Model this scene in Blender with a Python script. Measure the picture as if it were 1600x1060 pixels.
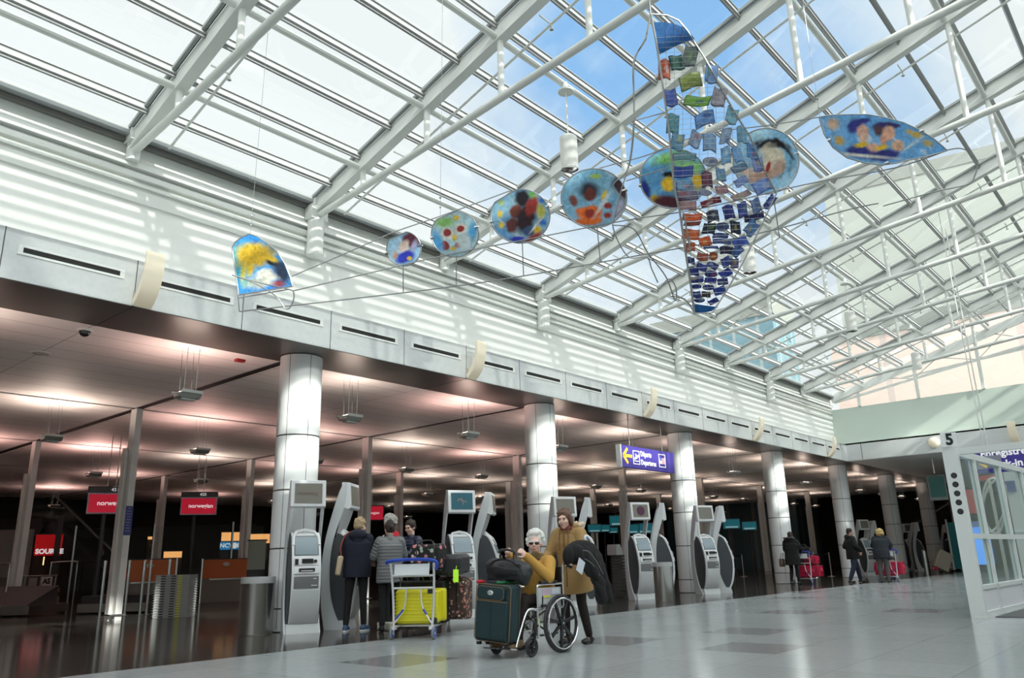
import bpy, bmesh, math, random
from mathutils import Vector, Matrix, noise as mnoise
for o in list(bpy.data.objects): bpy.data.objects.remove(o)
scene = bpy.context.scene
COL = scene.collection
random.seed(7)
R_ = math.radians
PI = math.pi

# ------------------------------------------------------------------ camera
F_PX = 1220.0
YAW, PITCH, ROLL, EYE = .7130, .2778, -.0273, .97
_F = Vector((math.cos(YAW)*math.cos(PITCH), math.sin(YAW)*math.cos(PITCH), math.sin(PITCH)))
_R0 = _F.cross(Vector((0, 0, 1))).normalized()
_U0 = _R0.cross(_F)
_R = _R0*math.cos(ROLL)+_U0*math.sin(ROLL)
_U = -_R0*math.sin(ROLL)+_U0*math.cos(ROLL)
cam_d = bpy.data.cameras.new('camera')
cam_d.sensor_width = 36.0
cam_d.lens = 36.0*F_PX/1600.0
cam_d.clip_end = 600
cam = bpy.data.objects.new('camera', cam_d)
COL.objects.link(cam)
m4 = Matrix.Identity(4)
for i in range(3):
    m4[i][0] = _R[i]; m4[i][1] = _U[i]; m4[i][2] = -_F[i]
m4[0][3], m4[1][3], m4[2][3] = 0, 0, EYE
cam.matrix_world = m4
scene.camera = cam
CAM = Vector((0, 0, EYE))

def ray(x, y):
    return _F+_R*((x-800)/F_PX)+_U*((530-y)/F_PX)
def at(x, y, ax, v):            # the point of a plane x/y/z = v seen at that spot of the photo
    d = ray(x, y); i = 'xyz'.index(ax)
    return CAM+d*((v-CAM[i])/d[i])

# ------------------------------------------------------------------ exposure
vs = scene.view_settings
vs.view_transform = 'Standard'; vs.look = 'None'; vs.gamma = 1; vs.use_curve_mapping = False
vs.exposure = 0.0
scene.cycles.max_bounces = 8
scene.cycles.transparent_max_bounces = 16
scene.cycles.sample_clamp_indirect = 4.0

# ------------------------------------------------------------------ world: bright overcast with a blue gap
SKY_LEVEL = 1.12
w = bpy.data.worlds.new('sky'); scene.world = w; w.use_nodes = True
nt = w.node_tree; nt.nodes.clear()
def N(nt, t, **k):
    n = nt.nodes.new(t)
    for a, b in k.items():
        setattr(n, a, b)
    return n
tc = N(nt, 'ShaderNodeTexCoord')
nz = N(nt, 'ShaderNodeTexNoise'); nz.inputs['Scale'].default_value = 2.6; nz.inputs['Detail'].default_value = 6
nz.inputs['Roughness'].default_value = .55
nt.links.new(tc.outputs['Generated'], nz.inputs['Vector'])
dt = N(nt, 'ShaderNodeVectorMath', operation='DISTANCE')
gap = ray(1010, 95).normalized()
dt.inputs[1].default_value = gap
nt.links.new(tc.outputs['Generated'], dt.inputs[0])
mr = N(nt, 'ShaderNodeMapRange'); mr.inputs['From Min'].default_value = .08; mr.inputs['From Max'].default_value = .46
mr.inputs['To Min'].default_value = .36; mr.inputs['To Max'].default_value = -.12
nt.links.new(dt.outputs['Value'], mr.inputs['Value'])
ad = N(nt, 'ShaderNodeMath', operation='ADD')
nt.links.new(nz.outputs['Fac'], ad.inputs[0]); nt.links.new(mr.outputs[0], ad.inputs[1])
cr = N(nt, 'ShaderNodeValToRGB')
cr.color_ramp.elements[0].position = .50; cr.color_ramp.elements[0].color = (.88, .90, .92, 1)
cr.color_ramp.elements[1].position = .80; cr.color_ramp.elements[1].color = (.26, .50, .86, 1)
e = cr.color_ramp.elements.new(.62); e.color = (.66, .77, .90, 1)
nt.links.new(ad.outputs[0], cr.inputs[0])
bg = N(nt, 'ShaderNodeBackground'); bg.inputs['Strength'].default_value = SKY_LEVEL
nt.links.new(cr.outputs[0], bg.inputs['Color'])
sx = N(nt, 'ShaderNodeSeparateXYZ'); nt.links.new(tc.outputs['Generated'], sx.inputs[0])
br = N(nt, 'ShaderNodeMapRange', interpolation_type='SMOOTHSTEP')      # added boost: unseen sunward side of the sky brightened to light the interior
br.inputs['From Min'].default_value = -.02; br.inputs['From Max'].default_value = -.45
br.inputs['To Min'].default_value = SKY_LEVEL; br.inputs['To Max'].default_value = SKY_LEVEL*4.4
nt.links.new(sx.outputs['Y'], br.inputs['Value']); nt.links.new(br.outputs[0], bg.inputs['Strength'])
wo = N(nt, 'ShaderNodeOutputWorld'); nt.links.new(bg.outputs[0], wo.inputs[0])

# ------------------------------------------------------------------ sun (slope .55 across the hall, nearly square to the wall)
sd = bpy.data.lights.new('sun', 'SUN'); sd.energy = 8.2; sd.angle = R_(.9); sd.color = (1, .97, .90)
sun = bpy.data.objects.new('sun', sd); COL.objects.link(sun)
sdir = Vector((.17, 1.0, -.55)).normalized()
sun.rotation_euler = sdir.to_track_quat('-Z', 'Y').to_euler()
sun.location = (10, -30, 30)

# ------------------------------------------------------------------ materials
MATS = {}
def mat(name, col=(.8, .8, .8), rough=.5, metal=0.0, noise=0, nscale=8.0, emit=None, estr=1.0, bump=0, coat=0, sheen=0, alpha=None, spec=None):
    if name in MATS: return MATS[name]
    m = bpy.data.materials.new(name); m.use_nodes = True
    t = m.node_tree; b = t.nodes['Principled BSDF']
    b.inputs['Base Color'].default_value = (*col, 1)
    b.inputs['Roughness'].default_value = rough
    b.inputs['Metallic'].default_value = metal
    if coat: b.inputs['Coat Weight'].default_value = coat
    if sheen: b.inputs['Sheen Weight'].default_value = sheen
    if spec is not None: b.inputs['Specular IOR Level'].default_value = spec
    if emit:
        b.inputs['Emission Color'].default_value = (*emit, 1); b.inputs['Emission Strength'].default_value = estr
    c = t.nodes.new('ShaderNodeTexCoord')
    n = t.nodes.new('ShaderNodeTexNoise'); n.inputs['Scale'].default_value = nscale; n.inputs['Detail'].default_value = 4
    t.links.new(c.outputs['Object'], n.inputs['Vector'])
    if noise:
        mx = t.nodes.new('ShaderNodeMix'); mx.data_type = 'RGBA'
        mx.inputs[6].default_value = (*[x*(1-noise) for x in col], 1)
        mx.inputs[7].default_value = (*[min(1, x*(1+noise)) for x in col], 1)
        t.links.new(n.outputs['Fac'], mx.inputs[0]); t.links.new(mx.outputs[2], b.inputs['Base Color'])
    if bump:
        bp = t.nodes.new('ShaderNodeBump'); bp.inputs['Strength'].default_value = bump; bp.inputs['Distance'].default_value = .02
        t.links.new(n.outputs['Fac'], bp.inputs['Height']); t.links.new(bp.outputs[0], b.inputs['Normal'])
    MATS[name] = m
    return m
def glass_mat(name, tint=(.93, .97, .95), refl=.8, extra=.02):
    m = bpy.data.materials.new(name); m.use_nodes = True; t = m.node_tree; t.nodes.clear()
    tr = t.nodes.new('ShaderNodeBsdfTransparent'); tr.inputs[0].default_value = (*tint, 1)
    gl = t.nodes.new('ShaderNodeBsdfGlossy'); gl.inputs['Roughness'].default_value = .02; gl.inputs[0].default_value = (.9, .95, .93, 1)
    fr = t.nodes.new('ShaderNodeFresnel'); fr.inputs[0].default_value = 1.45
    ml = t.nodes.new('ShaderNodeMath'); ml.operation = 'MULTIPLY_ADD'; ml.inputs[1].default_value = refl; ml.inputs[2].default_value = extra
    mx = t.nodes.new('ShaderNodeMixShader'); o = t.nodes.new('ShaderNodeOutputMaterial')
    t.links.new(fr.outputs[0], ml.inputs[0]); t.links.new(ml.outputs[0], mx.inputs[0])
    t.links.new(tr.outputs[0], mx.inputs[1]); t.links.new(gl.outputs[0], mx.inputs[2]); t.links.new(mx.outputs[0], o.inputs[0])
    MATS[name] = m
    return m
def tile_mat(name, c1, c2, mortar, sx, sy, rough, msize=.004, bias=0.0, offset=0.0, noise=.1, coord='Object', metal=0):
    m = mat(name, c1, rough, metal)
    t = m.node_tree; b = t.nodes['Principled BSDF']
    c = [n for n in t.nodes if n.type == 'TEX_COORD'][0]
    br = t.nodes.new('ShaderNodeTexBrick'); br.offset = offset; br.squash = 1
    br.inputs['Color1'].default_value = (*c1, 1); br.inputs['Color2'].default_value = (*c2, 1); br.inputs['Mortar'].default_value = (*mortar, 1)
    br.inputs['Scale'].default_value = 1; br.inputs['Mortar Size'].default_value = msize; br.inputs['Bias'].default_value = bias
    br.inputs['Brick Width'].default_value = sx; br.inputs['Row Height'].default_value = sy; br.inputs['Mortar Smooth'].default_value = .1
    t.links.new(c.outputs[coord], br.inputs['Vector'])
    n = t.nodes.new('ShaderNodeTexNoise'); n.inputs['Scale'].default_value = 14; n.inputs['Detail'].default_value = 5
    t.links.new(c.outputs[coord], n.inputs['Vector'])
    mp = t.nodes.new('ShaderNodeMapRange'); mp.inputs['To Min'].default_value = 1-noise; mp.inputs['To Max'].default_value = 1+noise
    t.links.new(n.outputs['Fac'], mp.inputs[0])
    mx = t.nodes.new('ShaderNodeVectorMath'); mx.operation = 'SCALE'
    t.links.new(br.outputs['Color'], mx.inputs[0]); t.links.new(mp.outputs[0], mx.inputs['Scale'])
    t.links.new(mx.outputs[0], b.inputs['Base Color'])
    return m

M_wall = mat('white_plaster', (.84, .85, .81), .55, noise=.015, nscale=3)
M_white = mat('white_paint', (.74, .76, .72), .35, noise=.02, nscale=4)
M_panel = tile_mat('fascia_panel', (.66, .69, .69), (.70, .72, .71), (.3, .3, .3), 50, 50, .38, .0)
M_frame = mat('roof_frame_paint', (.29, .31, .305), .4, noise=.03)
M_bar = mat('glazing_bar_grey', (.30, .31, .31), .45)
M_gasket = mat('roof_gasket', (.05, .055, .06), .5)
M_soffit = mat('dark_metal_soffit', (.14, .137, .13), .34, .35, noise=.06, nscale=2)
M_black = mat('black_matt', (.012, .012, .013), .7)
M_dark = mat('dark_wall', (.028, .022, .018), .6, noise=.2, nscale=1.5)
M_gutter = mat('eaves_gutter', (.16, .155, .14), .5)
M_ceil = tile_mat('ceiling_tile', (.86, .84, .82), (.85, .83, .81), (.4, .38, .37), 3.17, .595, .6, .008, noise=.02)
M_post = mat('post_paint', (.82, .81, .79), .4)
M_steel = mat('brushed_steel', (.62, .61, .59), .26, 1, noise=.05, nscale=30)
M_chrome = mat('chrome', (.8, .8, .8), .12, 1)
M_glass = glass_mat('roof_glass')
M_pglass = glass_mat('panel_glass', (.92, .96, .95), refl=.3, extra=.02)
M_cable = mat('steel_cable', (.35, .36, .36), .4, .8)
M_blackp = mat('black_plastic', (.02, .02, .022), .35)
M_rubber = mat('black_rubber', (.03, .03, .032), .6)

# ------------------------------------------------------------------ mesh builder
class MB:
    def __init__(s): s.v = []; s.f = []
    def add(s, vs_, fs_):
        b = len(s.v); s.v += [tuple(x) for x in vs_]; s.f += [tuple(b+i for i in f) for f in fs_]; return s
    def box(s, c, d, rot=None):
        hx, hy, hz = d[0]/2, d[1]/2, d[2]/2
        vs_ = [Vector((x, y, z)) for x in (-hx, hx) for y in (-hy, hy) for z in (-hz, hz)]
        if rot is not None: vs_ = [rot @ v for v in vs_]
        c = Vector(c)
        return s.add([v+c for v in vs_], [(0, 1, 3, 2), (4, 6, 7, 5), (0, 4, 5, 1), (2, 3, 7, 6), (0, 2, 6, 4), (1, 5, 7, 3)])
    def box2(s, a, b):
        return s.box([(a[i]+b[i])/2 for i in range(3)], [abs(b[i]-a[i]) for i in range(3)])
    def bar(s, p0, p1, w_, h_, up=(0, 0, 1)):   # rectangular bar from p0 to p1, w_ sideways, h_ along up
        p0, p1 = Vector(p0), Vector(p1); d = p1-p0; L = d.length; d = d/L
        u = Vector(up); sx = d.cross(u)
        if sx.length < 1e-4: sx = Vector((1, 0, 0))
        sx.normalize(); u = sx.cross(d).normalized()
        rot = Matrix((d, sx, u)).transposed()
        return s.box((p0+p1)/2, (L, w_, h_), rot)
    def cyl(s, p0, p1, r0, r1=None, n=12, cap=True):
        if r1 is None: r1 = r0
        p0, p1 = Vector(p0), Vector(p1); d = (p1-p0).normalized()
        a = d.orthogonal().normalized(); b = d.cross(a)
        vs_ = []
        for p, r in ((p0, r0), (p1, r1)):
            for i in range(n):
                t = 2*PI*i/n; vs_.append(p+(a*math.cos(t)+b*math.sin(t))*r)
        fs_ = [(i, (i+1) % n, n+(i+1) % n, n+i) for i in range(n)]
        if cap: fs_ += [tuple(range(n-1, -1, -1)), tuple(range(n, 2*n))]
        return s.add(vs_, fs_)
    def tube(s, pts, r, n=8, closed=False, rb=None):
        pts = [Vector(p) for p in pts]; m = len(pts)
        vs_ = []; a = None
        for i, p in enumerate(pts):
            if closed: d = (pts[(i+1) % m]-pts[i-1])
            else: d = pts[min(i+1, m-1)]-pts[max(i-1, 0)]
            d = d.normalized() if d.length > 1e-9 else Vector((0, 0, 1))
            if a is None: a = d.orthogonal().normalized()
            a = (a-d*a.dot(d)).normalized(); b = d.cross(a)
            rr = r[i] if isinstance(r, (list, tuple)) else r
            for k in range(n):
                t = 2*PI*k/n; vs_.append(p+a*math.cos(t)*rr+b*math.sin(t)*(rr if rb is None else rb))
        fs_ = []
        for i in range(m if closed else m-1):
            j = (i+1) % m
            for k in range(n):
                fs_.append((i*n+k, i*n+(k+1) % n, j*n+(k+1) % n, j*n+k))
        if not closed: fs_ += [tuple(range(n-1, -1, -1)), tuple((m-1)*n+k for k in range(n))]
        return s.add(vs_, fs_)
    def lathe(s, prof, n=32, c=(0, 0, 0), closed=True):   # prof: (r, z)
        vs_ = []
        for r, z in prof:
            for i in range(n):
                t = 2*PI*i/n; vs_.append((c[0]+r*math.cos(t), c[1]+r*math.sin(t), c[2]+z))
        m = len(prof); fs_ = []
        for j in range(m-1):
            for i in range(n): fs_.append((j*n+i, j*n+(i+1) % n, (j+1)*n+(i+1) % n, (j+1)*n+i))
        if closed: fs_ += [tuple(range(n-1, -1, -1)), tuple((m-1)*n+k for k in range(n))]
        return s.add(vs_, fs_)
    def ell(s, c, r, rot=None, n=14, m=9):
        c = Vector(c); r = (r, r, r) if isinstance(r, (int, float)) else r
        vs_ = [Vector((0, 0, -r[2]))]
        for j in range(1, m):
            ph = -PI/2+PI*j/m
            for i in range(n):
                t = 2*PI*i/n; vs_.append(Vector((r[0]*math.cos(ph)*math.cos(t), r[1]*math.cos(ph)*math.sin(t), r[2]*math.sin(ph))))
        vs_.append(Vector((0, 0, r[2])))
        if rot is not None: vs_ = [rot @ v for v in vs_]
        fs_ = [(0, 1+(i+1) % n, 1+i) for i in range(n)]
        for j in range(m-2):
            for i in range(n): fs_.append((1+j*n+i, 1+j*n+(i+1) % n, 1+(j+1)*n+(i+1) % n, 1+(j+1)*n+i))
        b = 1+(m-2)*n; T = len(vs_)-1
        fs_ += [(b+i, b+(i+1) % n, T) for i in range(n)]
        return s.add([v+c for v in vs_], fs_)
    def cone(s, p0, r0, p1, r1, n=12):      # rounded limb segment
        s.cyl(p0, p1, r0, r1, n); s.ell(p0, r0, n=n, m=7); s.ell(p1, r1, n=n, m=7); return s
    def loft(s, rings, n=20):               # rings: (centre, a, b, axisA, axisB)
        vs_ = []
        for c, a, b, A, B in rings:
            c = Vector(c); A = Vector(A); B = Vector(B)
            for i in range(n):
                t = 2*PI*i/n; vs_.append(c+A*(a*math.cos(t))+B*(b*math.sin(t)))
        m = len(rings)
        fs_ = [(j*n+i, j*n+(i+1) % n, (j+1)*n+(i+1) % n, (j+1)*n+i) for j in range(m-1) for i in range(n)]
        fs_ += [tuple(range(n-1, -1, -1)), tuple((m-1)*n+k for k in range(n))]
        return s.add(vs_, fs_)
    def prism(s, poly, o, A, B, T):         # polygon (u,v) in plane o+uA+vB, extruded by vector T
        o, A, B, T = Vector(o), Vector(A), Vector(B), Vector(T); n = len(poly)
        vs_ = [o+A*u+B*v for u, v in poly]+[o+A*u+B*v+T for u, v in poly]
        fs_ = [tuple(range(n-1, -1, -1)), tuple(range(n, 2*n))]+[(i, (i+1) % n, n+(i+1) % n, n+i) for i in range(n)]
        return s.add(vs_, fs_)
    def xf(s, M):
        s.v = [tuple(M @ Vector(v)) for v in s.v]; return s

def link(name, me, m, parent=None):
    o = bpy.data.objects.new(name, me); COL.objects.link(o)
    if m is not None: me.materials.append(m)
    if parent is not None: o.parent = parent
    return o
def obj(name, mb, m, parent=None, smooth=35, bevel=0, recalc=True):
    me = bpy.data.meshes.new(name); me.from_pydata(mb.v, [], mb.f); me.update()
    if recalc:
        b = bmesh.new(); b.from_mesh(me); bmesh.ops.recalc_face_normals(b, faces=b.faces[:]); b.to_mesh(me); b.free()
    if smooth:
        me.shade_smooth(); me.set_sharp_from_angle(angle=R_(smooth))
    o = link(name, me, m, parent)
    if bevel:
        bv = o.modifiers.new('bevel', 'BEVEL'); bv.width = bevel; bv.segments = 2; bv.limit_method = 'ANGLE'; bv.angle_limit = R_(40)
    return o
def tag(o, label, cat, group=None):
    o['label'] = label; o['category'] = cat
    if group: o['group'] = group
    return o
def thing(name, label, cat, loc=(0, 0, 0), rz=0, group=None):
    o = bpy.data.objects.new(name, None); COL.objects.link(o); o.location = loc; o.rotation_euler = (0, 0, rz)
    o.empty_display_size = .1
    return tag(o, label, cat, group)
def struct(name, mb, m, parent=None, **k):
    o = obj(name, mb, m, parent, **k)
    if parent is None: o['kind'] = 'structure'
    return o
def dup(root, loc=None, rz=None, label=None, group=None):
    kids = {}
    r = root.copy(); COL.objects.link(r)
    if loc is not None: r.location = loc
    if rz is not None: r.rotation_euler = (0, 0, rz)
    if label: r['label'] = label
    if group: r['group'] = group
    for ch in root.children:
        c = ch.copy(); COL.objects.link(c); c.parent = r
        for g in ch.children:
            d = g.copy(); COL.objects.link(d); d.parent = c
    return r
def text(name, s, size, m, parent, M, depth=.004, align='CENTER', bold=0.0, sx=1.0):
    cu = bpy.data.curves.new(name, 'FONT'); cu.body = s; cu.size = size; cu.extrude = depth; cu.align_x = align; cu.align_y = 'CENTER'
    cu.offset = bold; cu.resolution_u = 3
    o = bpy.data.objects.new(name, cu); COL.objects.link(o)
    bpy.context.view_layer.update()
    me = bpy.data.meshes.new_from_object(o); bpy.data.objects.remove(o)
    me.name = name; me.transform(M @ Matrix.Diagonal((sx, 1, 1, 1)))
    q = link(name, me, m, parent)
    return q
def frame_M(o, right, up):      # matrix with x = right, y = up, z = outward
    r = Vector(right).normalized(); u = Vector(up).normalized(); n = r.cross(u)
    M = Matrix.Identity(4)
    for i in range(3):
        M[i][0] = r[i]; M[i][1] = u[i]; M[i][2] = n[i]; M[i][3] = o[i]
    return M

ORD = ['first', 'second', 'third', 'fourth', 'fifth', 'sixth', 'seventh', 'eighth', 'ninth', 'tenth', 'eleventh', 'twelfth', 'thirteenth', 'fourteenth', 'fifteenth', 'sixteenth', 'seventeenth', 'eighteenth', 'nineteenth', 'twentieth', 'twenty-first']
# ================================================================== THE HALL
CX0, S = 7.626, 6.593           # first column, column spacing
YC, ZS = 11.50, 4.544           # column row, soffit height
YF, YW = 10.68, 11.42           # fascia face, upper wall face
XE = 34.0                       # end wall
YR, SL = -3.0, .30              # ridge, roof slope
XB = -9.0                       # back end of the roof
YG = -5.2                       # far edge of the glass on the sunny side
def zr(y): return 7.45+SL*(11.4-y) if y >= YR else 7.45+SL*(11.4-YR)-SL*(YR-y)

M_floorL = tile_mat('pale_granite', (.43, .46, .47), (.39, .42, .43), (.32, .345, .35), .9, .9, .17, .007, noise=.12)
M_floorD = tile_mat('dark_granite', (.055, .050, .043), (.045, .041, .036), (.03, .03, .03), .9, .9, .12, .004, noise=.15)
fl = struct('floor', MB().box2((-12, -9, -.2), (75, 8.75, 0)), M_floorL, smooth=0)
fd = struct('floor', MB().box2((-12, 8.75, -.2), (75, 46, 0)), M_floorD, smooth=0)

M_inlay = mat('inlay_granite', (.27, .28, .285), .17, noise=.15, nscale=14)
inl = MB()
for (px, py) in [(1181, 989), (1238, 1023), (1255, 960), (1480, 956), (1262, 938), (1440, 929), (1240, 927), (640, 1046), (1000, 1010)]:
    p = at(px, py, 'z', 0); gx, gy = round(p.x/.9)*.9, round(p.y/.9)*.9; inl.box2((gx, gy, -.001), (gx+.9, gy+.9, .0008))
struct('floor', inl, M_inlay, smooth=0)
# upper wall above the fascia
struct('wall_left', MB().box2((-12, YW, ZS+.12), (XE+.3, YW+.35, 7.0)), M_wall, smooth=0)
mb = MB()
mb.box2((XB, YW-.02, 6.96), (XE, YW+.3, 7.30))
mb.box2((XB, YW-.10, 6.93), (XE, YW+.3, 7.02))
mb.box2((XB, YW-.07, 6.78), (XE, YW, 6.87))
mb.box2((XB, YW-.045, 6.66), (XE, YW, 6.72))
mb.box2((XB, YW-.03, 6.40), (XE, YW, 6.60))
struct('trim_1', mb, M_white, smooth=0)
struct('trim_2', MB().box2((XB, YW-.12, 7.30), (XE, YW+.3, 7.36)).box2((XB, YW+.02, 7.30), (XE, YW+.3, 7.44)), M_gutter, smooth=0)
# fascia with shelf on top, soffit below
mb = MB(); mb.box2((-12, YF, ZS-.02), (33.0, YF+.12, 5.20)); mb.box2((-12, YF, 5.14), (33.0, YW, 5.20))
struct('trim_3', mb, M_panel, smooth=0)
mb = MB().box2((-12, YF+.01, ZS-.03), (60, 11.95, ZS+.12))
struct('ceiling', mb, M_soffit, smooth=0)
k = 0
seams = MB(); slotf = None
SP = S/4
x = CX0-9*SP
while x < 33.0:
    seams.box2((x-.006, YF-.002, ZS-.03), (x+.006, YF+.002, 5.2))
    x += SP
x = CX0-9*S/4*0-2*S
while x < 58:
    seams.box2((x-.008+S/2, YF, ZS-.034), (x+.008+S/2, 11.95, ZS-.028)); x += S
struct('trim_4', seams, M_gasket, smooth=0)

# air slots in the fascia
def slot_diffuser():
    t = thing('slot_diffuser', 'long black air slot in a white frame on a panel of the pale fascia', 'air vent', (CX0-.5*SP, YF, 4.94), 0, 'air slots along the fascia')
    f = MB()
    f.box2((-.66, -.012, .035), (.66, .002, .065)); f.box2((-.66, -.012, -.065), (.66, .002, -.035))
    f.box2((-.66, -.012, -.035), (-.60, .002, .035)); f.box2((.60, -.012, -.035), (.66, .002, .035))
    obj('vent_frame', f, mat('vent_white', (.85, .87, .84), .4), t, smooth=0)
    obj('slot', MB().box2((-.60, -.006, -.035), (.60, .001, .035)), M_black, t, smooth=0)
    return t
s0 = slot_diffuser()
for k in range(-4, 15):
    if k == -1: continue
    xx = CX0+(k+.5)*SP
    if xx < 33 and xx > 1: dup(s0, (xx, YF, 4.94), label='black air slot in a white frame on the fascia, %s counted from the left' % ORD[k+4])
s0['label'] = 'black air slot in a white frame on the fascia, fourth counted from the left'

# wall of the far end, over the passage
M_end = mat('end_wall_paint', (.55, .63, .565), .5, noise=.02, nscale=2)
struct('wall_end', MB().box2((XE, -9, ZS+.3), (XE+.3, YW, 6.85)), M_end, smooth=0)
mb = MB().box2((33.0, -9, ZS), (33.12, YF+.12, 5.24)).box2((33.0, -9, 5.18), (34.0, YW, 5.24))
struct('trim_5', mb, M_panel, smooth=0)
mb = MB()
for y in [10.1-i*3.3 for i in range(6)]:
    mb.box2((32.995, y-.01, ZS), (33.001, y+.01, 5.24))
struct('trim_6', mb, M_gasket, smooth=0)
struct('ceiling', MB().box2((33.02, -9, ZS-.02), (60, YF, ZS+.2)), mat('passage_ceiling', (.82, .81, .78), .5), smooth=0)
# outer walls the daylight bounces from
struct('wall_right', MB().box2((-12, YG-.3, 0), (60, YG, zr(YG)+.05)), M_wall, smooth=0)
struct('wall_back', MB().box2((-12.3, YG, 0), (-12, 46, 8)), M_wall, smooth=0)
struct('ceiling', MB().box2((-12, YG, 10.2), (XB, YW, 10.4)), M_wall, smooth=0)
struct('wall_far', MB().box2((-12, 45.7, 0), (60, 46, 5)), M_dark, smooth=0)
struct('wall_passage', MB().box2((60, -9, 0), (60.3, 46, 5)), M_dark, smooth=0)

# roof glass
def slab(y0, y1, t, x0, x1, off):
    return MB().prism([(y0, zr(y0)+off), (y1, zr(y1)+off), (y1, zr(y1)+off+t), (y0, zr(y0)+off+t)], (x0, 0, 0), (0, 1, 0), (0, 0, 1), (x1-x0, 0, 0))
def sheet(x0, x1, y0, y1, off):
    return MB().add([(x0, y0, zr(y0)+off), (x1, y0, zr(y0)+off), (x1, y1, zr(y1)+off), (x0, y1, zr(y1)+off)], [(0, 1, 2, 3)])
struct('window_1', sheet(XB, XE, 11.35, YR, .02), M_glass, smooth=0, recalc=False)
struct('window_2', sheet(XB, XE, YR-.0001, YG, .02), M_glass, smooth=0, recalc=False)
g3 = MB().add([(XE+.1, YG, 6.85), (XE+.1, YW, 6.85), (XE+.1, YW, zr(YW)), (XE+.1, YR, zr(YR)), (XE+.1, YG, zr(YG))], [(0, 1, 2, 3, 4)])
struct('window_3', g3, M_glass, smooth=0, recalc=False)

# glazing bars running the length of the hall
ybars = []
k = 0
while 10.72-.81*k > YG:
    y = 10.72-.81*k; ybars.append((k, y)); k += 1
ybars = [b for b in ybars if abs(b[1]-YR) > .3]
def bar_thing(k, y):
    sl = -SL if y > YR else SL
    nrm = Vector((0, -sl, 1)).normalized()
    t = thing('glazing_bar', 'slim grey glazing bar running lengthwise under the roof glass, %s up from the wall' % ORD[k], 'roof bar', (XB, y, zr(y)), 0, 'lengthwise glazing bars of the glass roof')
    m_ = MB()
    m_.bar((0, 0, -.045), (XE-XB, 0, -.045), .065, .12, nrm)
    m_.bar((0, 0, -.115), (XE-XB, 0, -.115), .03, .05, nrm)
    obj('bar', m_, M_bar, t, smooth=0)
    obj('gasket', MB().bar((0, 0, .012), (XE-XB, 0, .012), .085, .012, nrm), mat('bar_gasket', (.30, .31, .31), .5), t, smooth=0)
    return t
for k, y in ybars:
    bar_thing(k, y)
    if k % 2 == 1:
        tag(obj('roof_purlin', MB().cyl((XB, y+.03, zr(y)-.26), (XE, y+.03, zr(y)-.26), .055, n=10), M_white),
            'round white purlin tube running lengthwise between roof trusses, %s up from the wall' % ORD[k//2], 'roof beam', 'round purlin tubes of the glass roof')
# eaves flashing
struct('trim_7', MB().box2((XB, 11.18, zr(11.2)-.14), (XE, 11.46, zr(11.4)+.03)), M_frame, smooth=0)

# trusses
nodes_ = [9.91-1.62*i for i in range(8) if 9.91-1.62*i > YR+.6]
nodesR = [2*YR-y for y in nodes_ if 2*YR-y > YG]
def zb(y): return 7.12+.1*(11.3-y) if y >= YR else 7.12+.1*(11.3-YR)-.1*(YR-y)
def truss(x):
    t = thing('roof_truss', 'white steel roof truss spanning across the hall under the glass', 'roof truss', (x, 0, 0), 0, 'white roof trusses')
    m_ = MB()
    for a, b in ((11.35, YR), (YR, YG)):
        m_.bar((0, a, zr(a)-.19), (0, b, zr(b)-.19), .17, .26)
    obj('top_chord', m_, M_white, t, smooth=0)
    g = MB()
    for a, b in ((11.3, YR), (YR, YG)):
        for sx in (-.135, .135):
            g.bar((sx, a, zr(a)-.035), (sx, b, zr(b)-.035), .05, .05)
    obj('frame_strip', g, M_frame, t, smooth=0)
    g = MB()
    for a, b in ((11.3, YR), (YR, YG)):
        for sx in (-.098, .098):
            g.bar((sx, a, zr(a)-.03), (sx, b, zr(b)-.03), .012, .05)
    obj('gasket', g, M_gasket, t, smooth=0)
    obj('bottom_chord', MB().tube([(0, 11.3, zr(11.3)-.32), (0, 11.05, zb(11.05)+.02), (0, 10, zb(10)), (0, 5, zb(5)), (0, YR, zb(YR)), (0, YG, zb(YG))], .06, 12), M_white, t)
    for y in nodes_+nodesR:
        obj('strut', MB().cyl((0, y, zb(y)), (0, y, zr(y)-.25), .048, n=12), M_white, t)
    obj('bearing', MB().box2((-.13, 11.12, 7.28), (.13, 11.42, 7.46)).cyl((0, 11.3, 7.0), (0, 11.3, 7.3), .10, n=16), M_white, t)
    p = MB(); P0, P1 = (.36, 10.9, zr(10.9)-.40), (.36, YR, zr(YR)-.40)
    p.cyl(P0, P1, .02, n=8)
    for q in [9.2-1.62*i*2 for i in range(4)]:
        p.cyl((.36, q, zr(q)-.40), (.36, q, zr(q)-.50), .016, n=8); p.cyl((.36, q, zr(q)-.49), (.36, q, zr(q)-.50), .035, n=8)
        p.box2((.08, q-.01, zr(q)-.41), (.36, q+.01, zr(q)-.39))
    obj('sprinkler_pipe', p, M_white, t)
    return t
t0 = truss(CX0-.5*S)
for i in range(-3, 8):
    if i == -1: continue
    dup(t0, (CX0+i*.5*S, 0, 0), label='white steel roof truss spanning the hall, %s counted from the viewer' % ORD[i+3])
t0['label'] = 'white steel roof truss spanning the hall, third counted from the viewer'
# half-round stubs carrying every second truss
def pilaster(x, lab):
    t = thing('pilaster', lab, 'pilaster', (x, 11.26, 6.38))
    obj('shaft', MB().cyl((0, 0, 0), (0, 0, .70), .15, n=24), M_white, t)
    obj('block', MB().box2((-.17, -.12, .68), (.17, .1, .95)), M_white, t, smooth=0)
for n, lab in [(0, 'short white half-round pilaster at the wall top above the nearest big column'),
               (1, 'short white half-round pilaster at the wall top above the second big column'), (2, 'short white half-round pilaster at the wall top above the third big column'),
               (3, 'short white half-round pilaster at the wall top above the fourth big column')]:
    pilaster(CX0+n*S, lab)

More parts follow.
